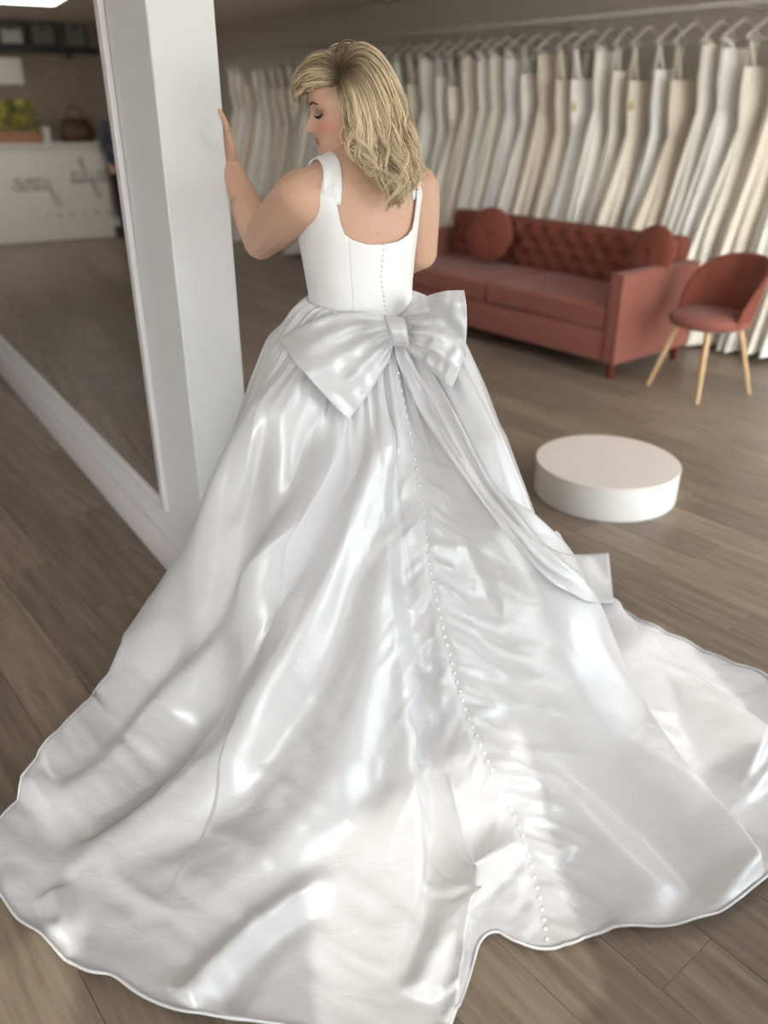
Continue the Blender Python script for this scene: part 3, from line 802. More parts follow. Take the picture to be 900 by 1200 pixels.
bl = bow_patch([(459, 374), (430, 367), (400, 367), (365, 377), (325, 397)], [(325, 397), (345, 424), (368, 450), (390, 474), (408, 492)], [(462, 402), (455, 424), (443, 445), (426, 470), (408, 492)], lift=.035, puff=.03, base=2.05, pleats=4, seed=.6)
link('bow_loop', grid_mesh('bow_loop', bl), M['satin'], bow, True)
brt = bow_patch([(466, 372), (480, 358), (500, 347), (522, 341), (544, 340)], [(544, 340), (547, 366), (546, 400), (540, 430), (529, 457)], [(470, 402), (482, 415), (498, 428), (514, 443), (529, 457)], lift=.04, puff=.04, base=2.14, pleats=5, seed=2.2, crumple=.012)
link('bow_loop', grid_mesh('bow_loop', brt), M['satin'], bow, True)
bm = bmesh.new()
kc = cr([gy(461, 371, 2.100), gy(463, 378, 2.078), gy(466, 388, 2.070), gy(468, 398, 2.076), gy(469, 406, 2.100)], 24)
nk = 40; Qk = np.zeros((24, nk, 3)); kx = np.array([.97, .1, -.15])
for i in range(24):
    rw = np.interp(i / 23, [0, .15, .5, .85, 1], [.024, .026, .024, .025, .022]); rd = np.interp(i / 23, [0, .2, .5, .8, 1], [.008, .016, .020, .016, .008])
    for j in range(nk):
        a = 2 * PI * j / nk; f = 1 + .10 * math.cos(5 * a + i * .12)
        Qk[i, j] = kc[i] + kx * rw * f * (abs(math.cos(a)) ** .7 * math.copysign(1, math.cos(a))) + np.array([.1, -1, .1]) * rd * f * math.sin(a)
bm.free()
kn = link('knot', grid_mesh('knot', Qk, close_v=True), M['satin'], bow, True)
# long tail lying over the right side of the skirt down to the floor
TL = [(461, 400), (466, 425), (482, 462), (505, 505), (545, 562), (590, 622), (640, 677), (672, 697), (690, 706), (719, 707)]
TRt = [(478, 398), (492, 415), (515, 450), (540, 497), (570, 556), (603, 598), (636, 636), (660, 648), (684, 650), (713, 648)]
nT, nW = 120, 22
a_, b_ = cr(TL, nT), cr(TRt, nT)
TP = np.zeros((nT, nW, 3)); yd = np.zeros((nT, nW))
for i in range(nT):
    for j in range(nW):
        q = a_[i] * (1 - j / (nW - 1)) + b_[i] * (j / (nW - 1))
        loc, n = hit(sk_bvh, *q)
        fl = gz(q[0], q[1], .012)[1]
        yv = fl if loc is None else min(loc.y, fl)
        yd[i, j] = yv
yraw = yd.copy()
for _ in range(10):
    yd[1:-1] = (yd[:-2] + 2 * yd[1:-1] + yd[2:]) / 4; yd[:, 1:-1] = (yd[:, :-2] + 2 * yd[:, 1:-1] + yd[:, 2:]) / 4
for i in range(nT):
    for j in range(nW):
        s, t = i / (nT - 1), j / (nW - 1)
        q = a_[i] * (1 - t) + b_[i] * t
        w = .006 * math.sin(2 * PI * (2.2 * t) + 3 * s) + .006 * float(vnoise(np.array(s * 16 + 3), np.array(t * 3))) + .004 * float(vnoise(np.array(s * 30 + t * 12), np.array(t * 5 + 8)))
        fl = gz(q[0], q[1], .010)[1]
        TP[i, j] = gy(*q, min(yd[i, j] - (.016 + w) * (1 - .8 * sstep(.8, .97, s)), yraw[i, j] - .012 * (1 - sstep(.93, 1, s)), fl))
tl = link('bow_tail', grid_mesh('bow_tail', TP), M['satin'], bow, True)
so = tl.modifiers.new('t', 'SOLIDIFY'); so.thickness = .003; so.offset = 0

# ================================================================== hair
def hair_col(t, shade):
    root = np.array([.085, .055, .034]); mid = np.array([.27, .175, .095]); tip = np.array([.92, .74, .50])
    k = sstep(.05, .38, t + shade * .16)
    c = root * (1 - k) + mid * k; k2 = np.clip(shade * 1.2 - .1, 0, 1) * sstep(.05, .35, t)
    return c * (1 - k2) + tip * k2
HAIRV, HAIRF, HAIRC = [], [], []
def strand(P, r, shade, nside=4, t0=0.0):
    n = len(P); base = len(HAIRV)
    T = np.gradient(P, axis=0); T /= np.linalg.norm(T, axis=1, keepdims=True) + 1e-9
    ref = np.array([.3, -.9, .3]); X = ref - T * (T @ ref)[:, None]; X /= np.linalg.norm(X, axis=1, keepdims=True) + 1e-9
    Y = np.cross(T, X); tt = np.linspace(t0, 1, n)
    rad = r * np.interp(tt, [0, .1, .6, 1], [.7, 1, .9, .15])
    for i in range(n):
        c = hair_col(tt[i], shade)
        for k in range(nside):
            a = 2 * PI * k / nside
            HAIRV.append(P[i] + (X[i] * math.cos(a) * .55 + Y[i] * math.sin(a)) * rad[i]); HAIRC.append(c)
    for i in range(n - 1):
        for k in range(nside):
            HAIRF.append((base + i * nside + k, base + i * nside + (k + 1) % nside, base + (i + 1) * nside + (k + 1) % nside, base + (i + 1) * nside + k))
# guides: (px, py, world y) from the parting to the tip, ordered round the head
G3 = lambda L: np.array([gy(a, b, c) for a, b, c in L])
GUIDES = [
    G3([(396, 90, 2.225), (384, 92, 2.215), (371, 93, 2.22), (358, 97, 2.24), (349, 107, 2.27), (347, 120, 2.30)]),
    G3([(395, 87, 2.23), (382, 83, 2.22), (368, 84, 2.23), (355, 91, 2.26), (347, 104, 2.30), (348, 122, 2.33)]),
    G3([(395, 85, 2.235), (384, 73, 2.24), (370, 73, 2.26), (356, 82, 2.30), (347, 98, 2.34), (347, 118, 2.37)]),
    G3([(396, 84, 2.24), (389, 68, 2.25), (381, 64, 2.29), (372, 72, 2.36), (366, 88, 2.40), (364, 110, 2.41)]),
    G3([(398, 83, 2.24), (396, 63, 2.255), (398, 56, 2.30), (408, 62, 2.37), (425, 90, 2.40), (440, 130, 2.38)]),
    G3([(400, 83, 2.24), (408, 62, 2.255), (424, 56, 2.29), (446, 72, 2.33), (466, 112, 2.33), (480, 165, 2.30), (488, 200, 2.25), (484, 222, 2.23)]),
    G3([(401, 84, 2.235), (415, 66, 2.24), (434, 66, 2.25), (453, 92, 2.26), (466, 132, 2.25), (477, 172, 2.22), (487, 205, 2.19), (480, 228, 2.18)]),
    G3([(402, 85, 2.23), (420, 73, 2.215), (438, 88, 2.21), (452, 120, 2.20), (462, 160, 2.19), (475, 200, 2.165), (474, 228, 2.16), (464, 243, 2.165)]),
    G3([(402, 87, 2.225), (418, 86, 2.20), (434, 110, 2.185), (444, 147, 2.18), (455, 182, 2.17), (467, 212, 2.155), (462, 236, 2.155), (456, 241, 2.16)]),
    G3([(401, 88, 2.222), (412, 94, 2.195), (424, 120, 2.18), (432, 155, 2.175), (440, 185, 2.165), (452, 210, 2.155), (462, 225, 2.15), (458, 242, 2.155)]),
    G3([(400, 89, 2.222), (407, 99, 2.195), (415, 122, 2.182), (419, 150, 2.178), (423, 175, 2.17), (434, 195, 2.155), (448, 205, 2.15), (452, 218, 2.15)]),
    G3([(398, 90, 2.225), (403, 100, 2.205), (408, 120, 2.195), (410, 145, 2.19), (411, 168, 2.185), (416, 183, 2.17), (424, 190, 2.16), (428, 184, 2.165)]),
]
GN = [cr(g, 40) for g in GUIDES]
NG = len(GN) - 1
HCn = np.array(HEADC)
def guide(k):
    k = float(np.clip(k, 0, NG - 1e-3)); i = int(k); f = k - i
    return GN[i] * (1 - f) + GN[i + 1] * f
def clear_head(P, gap):
    for i in range(len(P)):
        loc, n, _, d = bd_bvh.find_nearest(Vector(P[i]))
        dd = (Vector(P[i]) - loc).dot(n)
        if dd < gap and d < .08: P[i] = np.array(loc + n * gap)
    return P
def lock(k, count, spread, depth, amp, base_shade, wid):
    P0 = guide(k); n = 30
    fringe = k < 2.6
    ln = rng.uniform(.86, 1.0)
    tq = np.linspace(0, ln, n)
    P0 = np.stack([np.interp(tq, np.linspace(0, 1, 40), P0[:, c]) for c in range(3)], 1)
    inw = HCn - P0; inw /= np.linalg.norm(inw, axis=1, keepdims=True)
    P0 = P0 + inw * depth * (1 - sstep(.45, .75, tq))[:, None] + np.array([0, depth * .6, 0]) * sstep(.45, .75, tq)[:, None]
    P0 = P0 + rng.normal(0, .0035, 3) * sstep(0, .3, tq)[:, None]
    ph = rng.uniform(0, 2 * PI); tr = rng.uniform(1.5, 2.6); hd = rng.choice([-1, 1])
    w = sstep(.25, .75, tq) * amp * (.2 if fringe else 1)
    an = hd * 2 * PI * tr * tq ** 1.3 + ph
    P0 = P0 + np.stack([w * np.cos(an), -.6 * np.abs(w) * (1 + np.sin(an)) * .6, .55 * w * np.sin(an)], 1)
    P0 = clear_head(P0, .006)
    T = np.gradient(P0, axis=0); T /= np.linalg.norm(T, axis=1, keepdims=True)
    Xd = np.cross(T, np.array([0, -1, .25])); Xd /= np.linalg.norm(Xd, axis=1, keepdims=True); Yd = np.cross(T, Xd)
    for q in range(count):
        a, b = rng.normal(0, 1, 2)
        sp = spread * np.interp(tq, [0, .12, .5, 1], [.55, 1, .85, .35])[:, None]
        P = P0 + Xd * a * sp + Yd * b * sp * .45
        jit = .0016 * np.sin(2 * PI * rng.uniform(1, 3) * tq + rng.uniform(0, 6)); P = P + Xd * jit[:, None]
        strand(P, wid * rng.uniform(.7, 1.3), float(np.clip(base_shade + rng.normal(0, .30) + .12 * b, 0, 1)))
for c in range(150):
    k = (c + rng.uniform(0, 1)) / 150 * NG
    lock(k, 17, .0075, rng.random() ** 1.3 * .016, rng.uniform(.008, .020), float(np.clip(rng.normal(.52, .36), 0, 1)), .00105)
for c in range(34):       # brighter locks on top, curling at the ends
    k = rng.uniform(4.8, NG)
    lock(k, 12, .0042, -.004, rng.uniform(.012, .022), rng.uniform(.7, 1), .0010)
for c in range(16):
    lock(rng.uniform(0, 2.4), 10, .0045, -.003, .003, rng.uniform(.5, 1), .0010)
# hair lying on the far side of the head
for s in range(320):
    a = rng.uniform(-2.8, -1.2); 
    p0 = head_pt(rng.uniform(-.9, .5), .112); tip = Vector((.080 + rng.uniform(0, .012), rng.uniform(-.07, .02), rng.uniform(-.16, -.08)))
    m1 = Vector((.055, (p0.y + tip.y) / 2 - .02, .098)); m2 = Vector((.088, tip.y, .02))
    P = cr([HM @ p0, HM @ m1, HM @ m2, HM @ tip], 12)
    strand(np.array(P), .0022, float(np.clip(rng.normal(.5, .3), 0, 1)))
# under layer close to the scalp so that no skin shows between the locks
nb_ = len(HAIRV)
for s in range(900):
    P = guide(s / 900 * NG).copy()
    inward = HCn - P; inward /= np.linalg.norm(inward, axis=1, keepdims=True)
    tq = np.linspace(0, 1, 40)
    P = P + inward * (.014 + .010 * rng.random()) * (1 - sstep(.45, .75, tq))[:, None] + np.array([0, .012, 0]) * sstep(.4, .8, tq)[:, None]
    P = clear_head(P[::2], .004)
    strand(P, .0038, -.1 + .4 * rng.random())
hm = bpy.data.meshes.new('hair'); hm.from_pydata([tuple(v) for v in HAIRV], [], HAIRF); hm.update()
hc = hm.color_attributes.new('Col', 'FLOAT_COLOR', 'POINT')
hc.data.foreach_set('color', np.concatenate([np.clip(np.array(HAIRC), 0, 1), np.ones((len(HAIRC), 1))], 1).ravel())
hair = link('hair', hm, M['hair'], bride, True); hair['label'] = 'long wavy blonde hair with dark roots'

# ================================================================== podium
pd = gz(712, 539, .16)
pod = thing('round_podium', 'low round white fitting podium on the wooden floor in front of the sofa', 'podium', (pd[0], pd[1], 0))
bm = bmesh.new(); add_lathe(bm, [(.312, 0), (.316, .004), (.318, .01), (.318, .148)], 96); obj('drum', bm, M['podium'], pod, auto=30)
bm = bmesh.new(); add_lathe(bm, [(.318, .148), (.320, .150), (.320, .157), (.317, .160), (.02, .160)], 96); obj('top_disc', bm, M['podium_top'], pod, auto=30)

# ================================================================== sofa (local x along the seat, -y to the front)
SX1, SX0, SY0, SY1 = -3.05, -5.42, 4.36, 5.2
sl, sdp = SX1 - SX0, SY1 - SY0
so_c = W((SX0 + SX1) / 2, (SY0 + SY1) / 2, 0)
sofa = thing('velvet_sofa', 'long dusty rose velvet sofa with buttoned back in front of the gown rail', 'sofa', so_c, ROT)
hl, hd = sl / 2, sdp / 2
box('base', (0, -.005, .21), (sl - .20, sdp - .03, .20), M['velvet'], sofa, bev=.012)
for sx in (-1, 1):
    bm = bmesh.new(); add_box(bm, (sx * (hl - .05), 0, .39), (.10, sdp, .57), 0, .016, 3); arm = obj('armrest', bm, M['velvet'], sofa, auto=50)
    bm = bmesh.new(); pts = [(sx * hl - sx * .004, -hd, .115), (sx * hl - sx * .004, -hd, .668), (sx * hl - sx * .004, hd, .668)]
    add_tube(bm, pts, .006, 8); obj('piping', bm, M['velvet'], arm, True)
bm = bmesh.new(); add_box(bm, (0, hd - .055, .50), (sl - .202, .11, .64), 0, .02, 3); bk = obj('backrest', bm, M['velvet_dark'], sofa, auto=50)
# deep buttoned back
bw, bh = sl - .22, .36
nx, nz = 140, 36
DX, DZ = .17, .125
btn = []
for j in range(4):
    for i in range(-8, 9):
        x = i * DX + (DX / 2 if j % 2 else 0); z = .47 + j * .095
        if abs(x) < bw / 2 - .03: btn.append((x, z))
btn = np.array(btn)
xs, zs = np.linspace(-bw / 2, bw / 2, nx), np.linspace(.40, .81, nz)
XX, ZZ = np.meshgrid(xs, zs, indexing='ij')
dmin = np.min(np.hypot((XX[..., None] - btn[:, 0]) / 1.0, (ZZ[..., None] - btn[:, 1]) / .8), axis=2)
puffd = .055 * np.clip(dmin / .075, 0, 1) ** .55
edge = np.minimum(np.minimum(XX + bw / 2, bw / 2 - XX) / .03, (.81 - ZZ) / .04).clip(0, 1) ** .5
PB = np.stack([XX, hd - .112 - puffd * edge, ZZ], 2)
link('tufted_panel', grid_mesh('tufted_panel', PB), M['velvet_dark'], bk, True)
bm = bmesh.new(); bmesh.ops.create_icosphere(bm, subdivisions=2, radius=.012); sbm = bpy.data.meshes.new('back_button'); bm.to_mesh(sbm); bm.free(); sbm.materials.append(M['velvet_dark'])
for x, z in btn:
    o = link('back_button', sbm, None, bk); o.location = (x, hd - .12, z)
for sx in (-1, 1):
    w = (sl - .206) / 2
    cb = box('seat_cushion', (sx * w / 2, -.065, .385), (w - .006, sdp - .145, .15), M['velvet'], sofa, bev=.035, seg=4)
    me = cb.data
    for v in me.vertices:
        if v.co.z > .40: v.co.z += .022 * max(0, 1 - ((v.co.x - sx * w / 2) / (w / 2)) ** 2)
    bm = bmesh.new(); add_tube(bm, [(sx * w / 2 - w / 2 + .02, -hd + .012, .318), (sx * w / 2 + w / 2 - .02, -hd + .012, .318)], .006, 6); obj('piping', bm, M['velvet_dark'], cb, True)
for sx in (-1, 1):
    for sy in (-1, 1):
        bm = bmesh.new(); add_lathe(bm, [(.022, 0), (.024, .004), (.034, .112)], 12, (sx * (hl - .06), sy * (hd - .06), 0)); obj('leg', bm, M['mahogany'], sofa, auto=40)
def round_cushion(px, py, y_loc, r, label, tilt, dz=0):
    d = ray(px, py); t = y_loc / (d[0] * AY[0] + d[1] * AY[1]); P = EYE + d * t
    t_ = thing('round_cushion', label, 'cushion', (P[0], P[1], P[2]), ROT, 'round cushions on the sofa')
    t_.rotation_euler = (tilt[0], tilt[1], ROT + tilt[2])
    n, mq = 64, 20
    Q = np.zeros((n, mq, 3))
    for i in range(n):
        a = 2 * PI * i / n
        for j in range(mq):
            f = j / (mq - 1); rr = r * math.sin(f * PI / 2) ** .8
            th = .062 * math.sqrt(max(0, 1 - (rr / r) ** 2.2)) * (1 + .05 * math.cos(12 * a) * math.sin(PI * f)) - .022 * math.exp(-(rr / .025) ** 2)
            Q[i, j] = (rr * math.cos(a), -th, rr * math.sin(a))
    o = link('front', grid_mesh('front', Q, close_u=True), M['velvet_dark'], t_, True)
    Qb = Q.copy(); Qb[..., 1] *= -1
    link('back', grid_mesh('back', Qb, close_u=True, flip=True), M['velvet_dark'], t_, True)
    bm = bmesh.new(); add_tube(bm, [(r * math.cos(2 * PI * k / 48), 0, r * math.sin(2 * PI * k / 48)) for k in range(49)], .008, 8); obj('gusset', bm, M['velvet'], t_, True)
    bm = bmesh.new(); bmesh.ops.create_icosphere(bm, subdivisions=2, radius=.014, matrix=Matrix.Translation((0, -.042, 0))); obj('centre_button', bm, M['velvet_dark'], t_, True)
round_cushion(573, 275, 4.90, .20, 'round pleated velvet cushion by the far armrest of the sofa', (math.radians(-14), 0, math.radians(12)))
round_cushion(762, 300, 4.86, .19, 'round pleated velvet cushion half hidden behind the near armrest', (math.radians(-14), 0, math.radians(-10)))

# ================================================================== shell chairs
def shell_chair(name, label):
    t = thing(name, label, 'chair', group='velvet shell chairs')          # faces +x locally
    bm = bmesh.new(); add_lathe(bm, [(.05, .405), (.20, .408), (.225, .42), (.232, .44), (.228, .465), (.20, .482), (.05, .488)], 48)
    for v in bm.verts: v.co.y *= 1.02; v.co.x *= 1.05
    obj('seat', bm, M['velvet'], t, True)
    n, m = 60, 22; A = math.radians(98)
    O = np.zeros((n, m, 3)); I = np.zeros((n, m, 3))
    for i in range(n):
        a = -A + 2 * A * i / (n - 1); q = abs(a) / A
        top = .47 + .335 * (1 - q ** 2.6) ** .75
        for j in range(m):
            f = j / (m - 1); z = .43 + (top - .43) * f
            fl = .232 + .055 * (z - .43) / .37 - .006 * math.cos(9 * a) * (1 - f) * f * 4
            th = .046 * math.sin(PI * (.10 + .84 * f)) ** .6 * (1 - .5 * q ** 3) + .004
            O[i, j] = (-fl * math.cos(a) - .02 * (z - .43), fl * math.sin(a), z)
            r2 = fl - th; I[i, j] = (-r2 * math.cos(a) - .02 * (z - .43), r2 * math.sin(a), z)
    Pq = np.concatenate([O, I[:, ::-1]], 1)
    link('backrest', grid_mesh('backrest', Pq, close_v=True), M['velvet_dark'], t, True)
    for (tx, ty), (bx, by) in (((.13, -.12), (.215, -.21)), ((.13, .12), (.215, .21)), ((-.13, -.12), (-.215, -.21)), ((-.13, .12), (-.215, .21))):
        bm = bmesh.new(); add_tube(bm, [(bx, by, 0), (bx * .3 + tx * .7, by * .3 + ty * .7, .29), (tx, ty, .41)], [.0105, .016, .018], 12); obj('leg', bm, M['beech'], t, auto=40)
    return t
ch = shell_chair('shell_chair', 'dusty rose velvet shell chair on pale wooden legs beside the sofa arm')
ch.location = (1.975, 4.965, 0); ch.rotation_euler = (0, 0, math.radians(206))
ch2 = copy_tree(ch); pc = W(-6.05, 4.75); ch2.location = (pc.x, pc.y, 0); ch2.rotation_euler = (0, 0, ROT - math.radians(70))
ch2['label'] = 'velvet shell chair beyond the far end of the sofa, mostly hidden by the woman'

# ================================================================== gown rail
RY, RZ = 6.05, 2.235
rl = thing('gown_rail', 'long white metal clothes rail along the taupe wall carrying the gowns', 'clothes rail', W(-6.6, RY, RZ), ROT)
bm = bmesh.new(); add_tube(bm, [(-4.35, 0, 0), (4.6, 0, 0)], .017, 14); obj('bar', bm, M['rail'], rl, True)
for x in (-4.3, -2.5, -.7, 1.1, 2.9, 4.5):
    bm = bmesh.new(); add_tube(bm, [(x, 0, 0), (x, Y1 - RY - .005, 0)], .010, 10); add_lathe(bm, [(.03, 0), (.03, .006)], 16, (x, 0, -.003)) if False else None
    obj('bracket', bm, M['rail'], rl, True)
    box('flange', (x, Y1 - RY - .006, 0), (.06, .010, .06), M['rail'], rl, bev=.003)
# hanger: built once
def make_hanger():
    t = thing('hanger', '', 'hanger', group='white hangers on the gown rail')
    bm = bmesh.new(); P = [(0, 0, -.105)] + [(0, .003, -.055)] + [(0, .034 * math.cos(a) * 1.0, .006 + .026 * math.sin(a)) for a in np.linspace(-1.45, 3.4, 16)]
    P = [(0, 0, -.125), (0, 0, -.06), (0, .012, -.042)] + [(0, .026 * math.cos(a), -.006 + .027 * math.sin(a)) for a in np.linspace(-.9, 3.2, 14)]
    add_tube(bm, P, .0028, 6); obj('hook', bm, M['steel'], t, True)
    bm = bmesh.new()
    add_tube(bm, cr([(0, -.215, -.235), (0, -.13, -.175), (0, 0, -.112), (0, .13, -.175), (0, .215, -.235)], 22), .0110, 8, ell=1.3)
    add_tube(bm, [(0, -.20, -.228), (0, .20, -.228)], .005, 8)
    obj('shoulders', bm, M['hanger'], t, True)
    return t
hang0 = make_hanger()
def gown_meshes(seed):
    """bodice, skirt and straps of one hanging gown; z = 0 is the hanger's shoulder line"""
    r_ = np.random.default_rng(100 + seed)
    top = -r_.uniform(.02, .26) if seed % 3 else -.0
    top = min(top, -.03)
    waist = top - r_.uniform(.34, .42); ln = 2.0 - r_.uniform(.0, .05)
    flare = r_.uniform(.34, .62); thk = r_.uniform(.095, .125); npl = int(r_.integers(7, 12)); ph = r_.uniform(0, 6)
    n = 56
    def ring(z, wy, tx, amp, shift=0):
        a = np.linspace(0, 2 * PI, n, endpoint=False)
        k = 1 + amp * np.cos(npl * a + ph + .8 * math.sin(z * 4)) + amp * .5 * np.cos((2 * npl + 1) * a + ph * 2)
        return np.stack([tx * np.cos(a) * k, wy * np.sin(a) * k + shift, np.full(n, z)], 1)
    zb = np.linspace(top, waist, 7)
    by = np.interp(zb, [waist, (waist + top) / 2, top], [.135, .175, .185]); bx = np.interp(zb, [waist, (waist + top) / 2, top], [.045, .06, .05])
    Bq = np.stack([ring(z, a, b, .02) for z, a, b in zip(zb, by, bx)], 1)
    zs_ = np.linspace(waist, -ln, 20); f = (zs_ - waist) / (-ln - waist); lean = r_.uniform(-.22, -.02); ww = r_.uniform(.135, .18)
    Sq = np.stack([ring(z, .135 + (flare - .135) * q ** (.85 + .06 * (seed % 6)), .045 + (thk - .045) * min(1, q * 3), .02 + .13 * min(1, q * 1.6), lean * q ** 1.6) for z, q in zip(zs_, f)], 1)
    sm_ = []
    for sy in (-1, 1):
        bmx = bmesh.new()
        add_tube(bmx, cr([(-.03, sy * .12, top), (-.012, sy * .15, top * .4), (0, sy * .165, -.008), (.012, sy * .15, top * .4), (.03, sy * .12, top)], 12), .007 if seed % 2 else .013, 6, ell=2)
        sm_.append(bpy.data.meshes.new('strap')); bmx.to_mesh(sm_[-1]); bmx.free()
    return grid_mesh('bodice', Bq, close_u=True), grid_mesh('skirt', Sq, close_u=True), sm_[0], sm_[1]
PROTO = [gown_meshes(k) for k in range(9)]
for tri in PROTO:
    for me in tri: me.polygons.foreach_set('use_smooth', [True] * len(me.polygons))
bm = bmesh.new(); add_box(bm, (0, 0, 0), (.004, .05, .07)); tag_me = bpy.data.meshes.new('price_tag'); bm.to_mesh(tag_me); bm.free(); tag_me.materials.append(M['tag'])
ORD = ['first', 'second', 'third', 'fourth', 'fifth', 'sixth', 'seventh', 'eighth', 'ninth', 'tenth', 'eleventh', 'twelfth', 'thirteenth', 'fourteenth', 'fifteenth', 'sixteenth', 'seventeenth', 'eighteenth', 'nineteenth']
TENS = {20: ('twentieth', 'twenty-'), 30: ('thirtieth', 'thirty-'), 40: ('fortieth', 'forty-')}
def ordinal(n):
    if n < 20: return ORD[n - 1]
    t = n // 10 * 10
    return TENS[t][0] if n == t else TENS[t][1] + ORD[n - t - 1]
STYLE = ['with a plain satin skirt', 'with a lace bodice and narrow straps', 'with a pleated full skirt', 'with a slim column skirt', 'with a layered tulle skirt']
def own_mat(src, m, name):
    me = src.copy(); me.name = name; me.materials.clear(); me.materials.append(m); return me
cache = {}
xg = -2.62
for i in range(42):
    xg -= random.uniform(.165, .215) if i else 0
    if xg < -10.8: break
    rz = ROT + random.uniform(-.16, .16)
    p = W(xg, RY, RZ)
    h = hang0 if i == 0 else copy_tree(hang0)
    h.location = (p.x, p.y, RZ + .006); h.rotation_euler = (0, 0, rz)
    h['label'] = 'white hanger of the %s gown from the near end of the rail' % ordinal(i + 1)
    k, c = (i * 4 + i // 9) % 9, [2, 4, 5, 1, 4, 2, 0, 3, 2, 1, 0, 5, 2, 1, 3, 0][i % 16]
    g = thing('bridal_gown', '%s bridal gown hanging %s from the near end of the rail' % (GOWN_WORDS[c], ordinal(i + 1)), 'gown', (p.x, p.y, RZ - .222), rz, 'bridal gowns on the rail')
    if i % 4 == 1: g.scale = (1, 1, .985)
    for q, (nm, me) in enumerate(zip(('bodice', 'skirt', 'strap', 'strap'), PROTO[k])):
        key = (k, c, q)
        if key not in cache: cache[key] = own_mat(me, GOWN_M[c], nm)
        link(nm, cache[key], None, g)
    if i in (1, 9, 12, 25, 34):
        o = link('price_tag', tag_me, None, g); o.location = (.03, -.15, -.42)

# ================================================================== what the mirror shows: the reception corner
EYE_R = refl(EYE)
def mirror_hit(px, py, x_loc):
    """point on the room plane x = x_loc seen at this pixel in the mirror -> (room y, z)"""
    d = ray(px, py); d2 = d.copy(); d2[:2] -= 2 * (d[:2] @ MN) * MN
    t = (x_loc - EYE_R[:2] @ AX) / (d2[:2] @ AX); P = EYE_R + d2 * t
    return float(P[:2] @ AY), float(P[2])
va, vb = refl(gz(0, 288)), refl(gz(140, 276))
XC = float((va[:2] @ AX + vb[:2] @ AX) / 2)
y_end = mirror_hit(136, 270, XC)[0]
_, z_ct = mirror_hit(60, 168, XC)
yl = mirror_hit(0, 200, XC)[0] + .9
cyc = (y_end + yl) / 2
ct = thing('reception_counter', 'white reception counter with dark script lettering, seen in the mirror', 'counter', W(XC - .3, cyc, 0), ROT)
hw_ = (yl - y_end) / 2
box('body', (0, 0, (z_ct - .04) / 2), (.6, 2 * hw_, z_ct - .04), M['counter'], ct, bev=.006)
box('counter_top', (.0, 0, z_ct - .02), (.66, 2 * hw_ + .06, .04), M['counter'], ct, bev=.006)
# lettering: hand drawn strokes, baseline origin, unit = x-height
GLY = {
    'a': [[(.75, .8), (.45, 1), (.12, .6), (.2, .1), (.5, .1), (.75, .6), (.8, .95), (.72, .3), (.85, .02), (1.1, .25)]],
    'y': [[(0, .8), (.15, .95), (.2, .3), (.45, .1), (.75, .5)], [(.85, 1), (.75, .2), (.55, -.9), (.25, -1.3), (.15, -.9), (.6, -.3), (1.1, .2)]],
    'l': [[(0, .1), (.35, .8), (.6, 1.9), (.5, 2.2), (.3, 1.7), (.25, .5), (.4, .02), (.7, .25)]],
    'j': [[(.45, 1), (.4, .2), (.25, -1.0), (-.1, -1.4), (-.25, -1.0), (.2, -.3), (.75, .25)], [(.5, 1.45), (.55, 1.55)]],
    'n': [[(0, .8), (.15, .95), (.15, .05)], [(.15, .6), (.45, .95), (.65, .8), (.62, .2), (.78, .02), (1.0, .25)]],
    'e': [[(.05, .4), (.5, .55), (.6, .85), (.35, 1), (.1, .6), (.2, .1), (.5, .02), (.95, .4)]],
}
def script_word(word, y0, z0, xh):
    """placed so that the word reads from left to right for someone in front of the counter; y0 = where it ends"""
    adv = {'a': 1.05, 'y': 1.05, 'l': .62, 'j': .72, 'n': .95, 'e': .9}
    total = sum(adv[c] for c in word); x = 0
    for c in word:
        bm = bmesh.new()
        for st in GLY[c]:
            P = cr([(.304, 0 + (x + a - total) * xh, b * xh) for a, b in st], 24)
            add_tube(bm, P, .0065, 6)
        o = obj('letter', bm, M['black'], ct, True); o.location = (0, y0 - cyc, z0); o['label'] = 'dark painted letter ' + c
        x += adv[c]
ye, ze = mirror_hit(16, 222, XC); ya, _ = mirror_hit(66, 222, XC); xh = (ye - ya) / 3.6
script_word('jane', ye, ze - .02, xh)
y2, z2 = mirror_hit(84, 214, XC)
script_word('ayla', y2, z2 - .01, xh)
BR = {'B': [[(0, 0), (0, 1), (.5, .9), (.5, .6), (0, .5), (.6, .4), (.6, .1), (0, 0)]], 'R': [[(0, 0), (0, 1), (.55, .85), (.5, .55), (0, .5), (.6, 0)]], 'I': [[(.2, 0), (.2, 1)]], 'D': [[(0, 0), (0, 1), (.5, .8), (.6, .4), (.4, .05), (0, 0)]], 'A': [[(0, 0), (.3, 1), (.6, 0)], [(.12, .35), (.48, .35)]], 'L': [[(0, 1), (0, 0), (.5, 0)]]}
yb0, zb0 = mirror_hit(58, 253, XC); yb1, _ = mirror_hit(130, 249, XC)
for k, c in enumerate('BRIDAL'):
    bm = bmesh.new()
    for st in BR[c]:
        add_tube(bm, [(.3035, a * .06, b * .065) for a, b in st], .004, 5)
    o = obj('letter', bm, M['black'], ct); o.location = (0, yb1 + (yb0 - yb1) * k / 5 - cyc, zb0 - .03); o['label'] = 'small dark capital letter ' + c
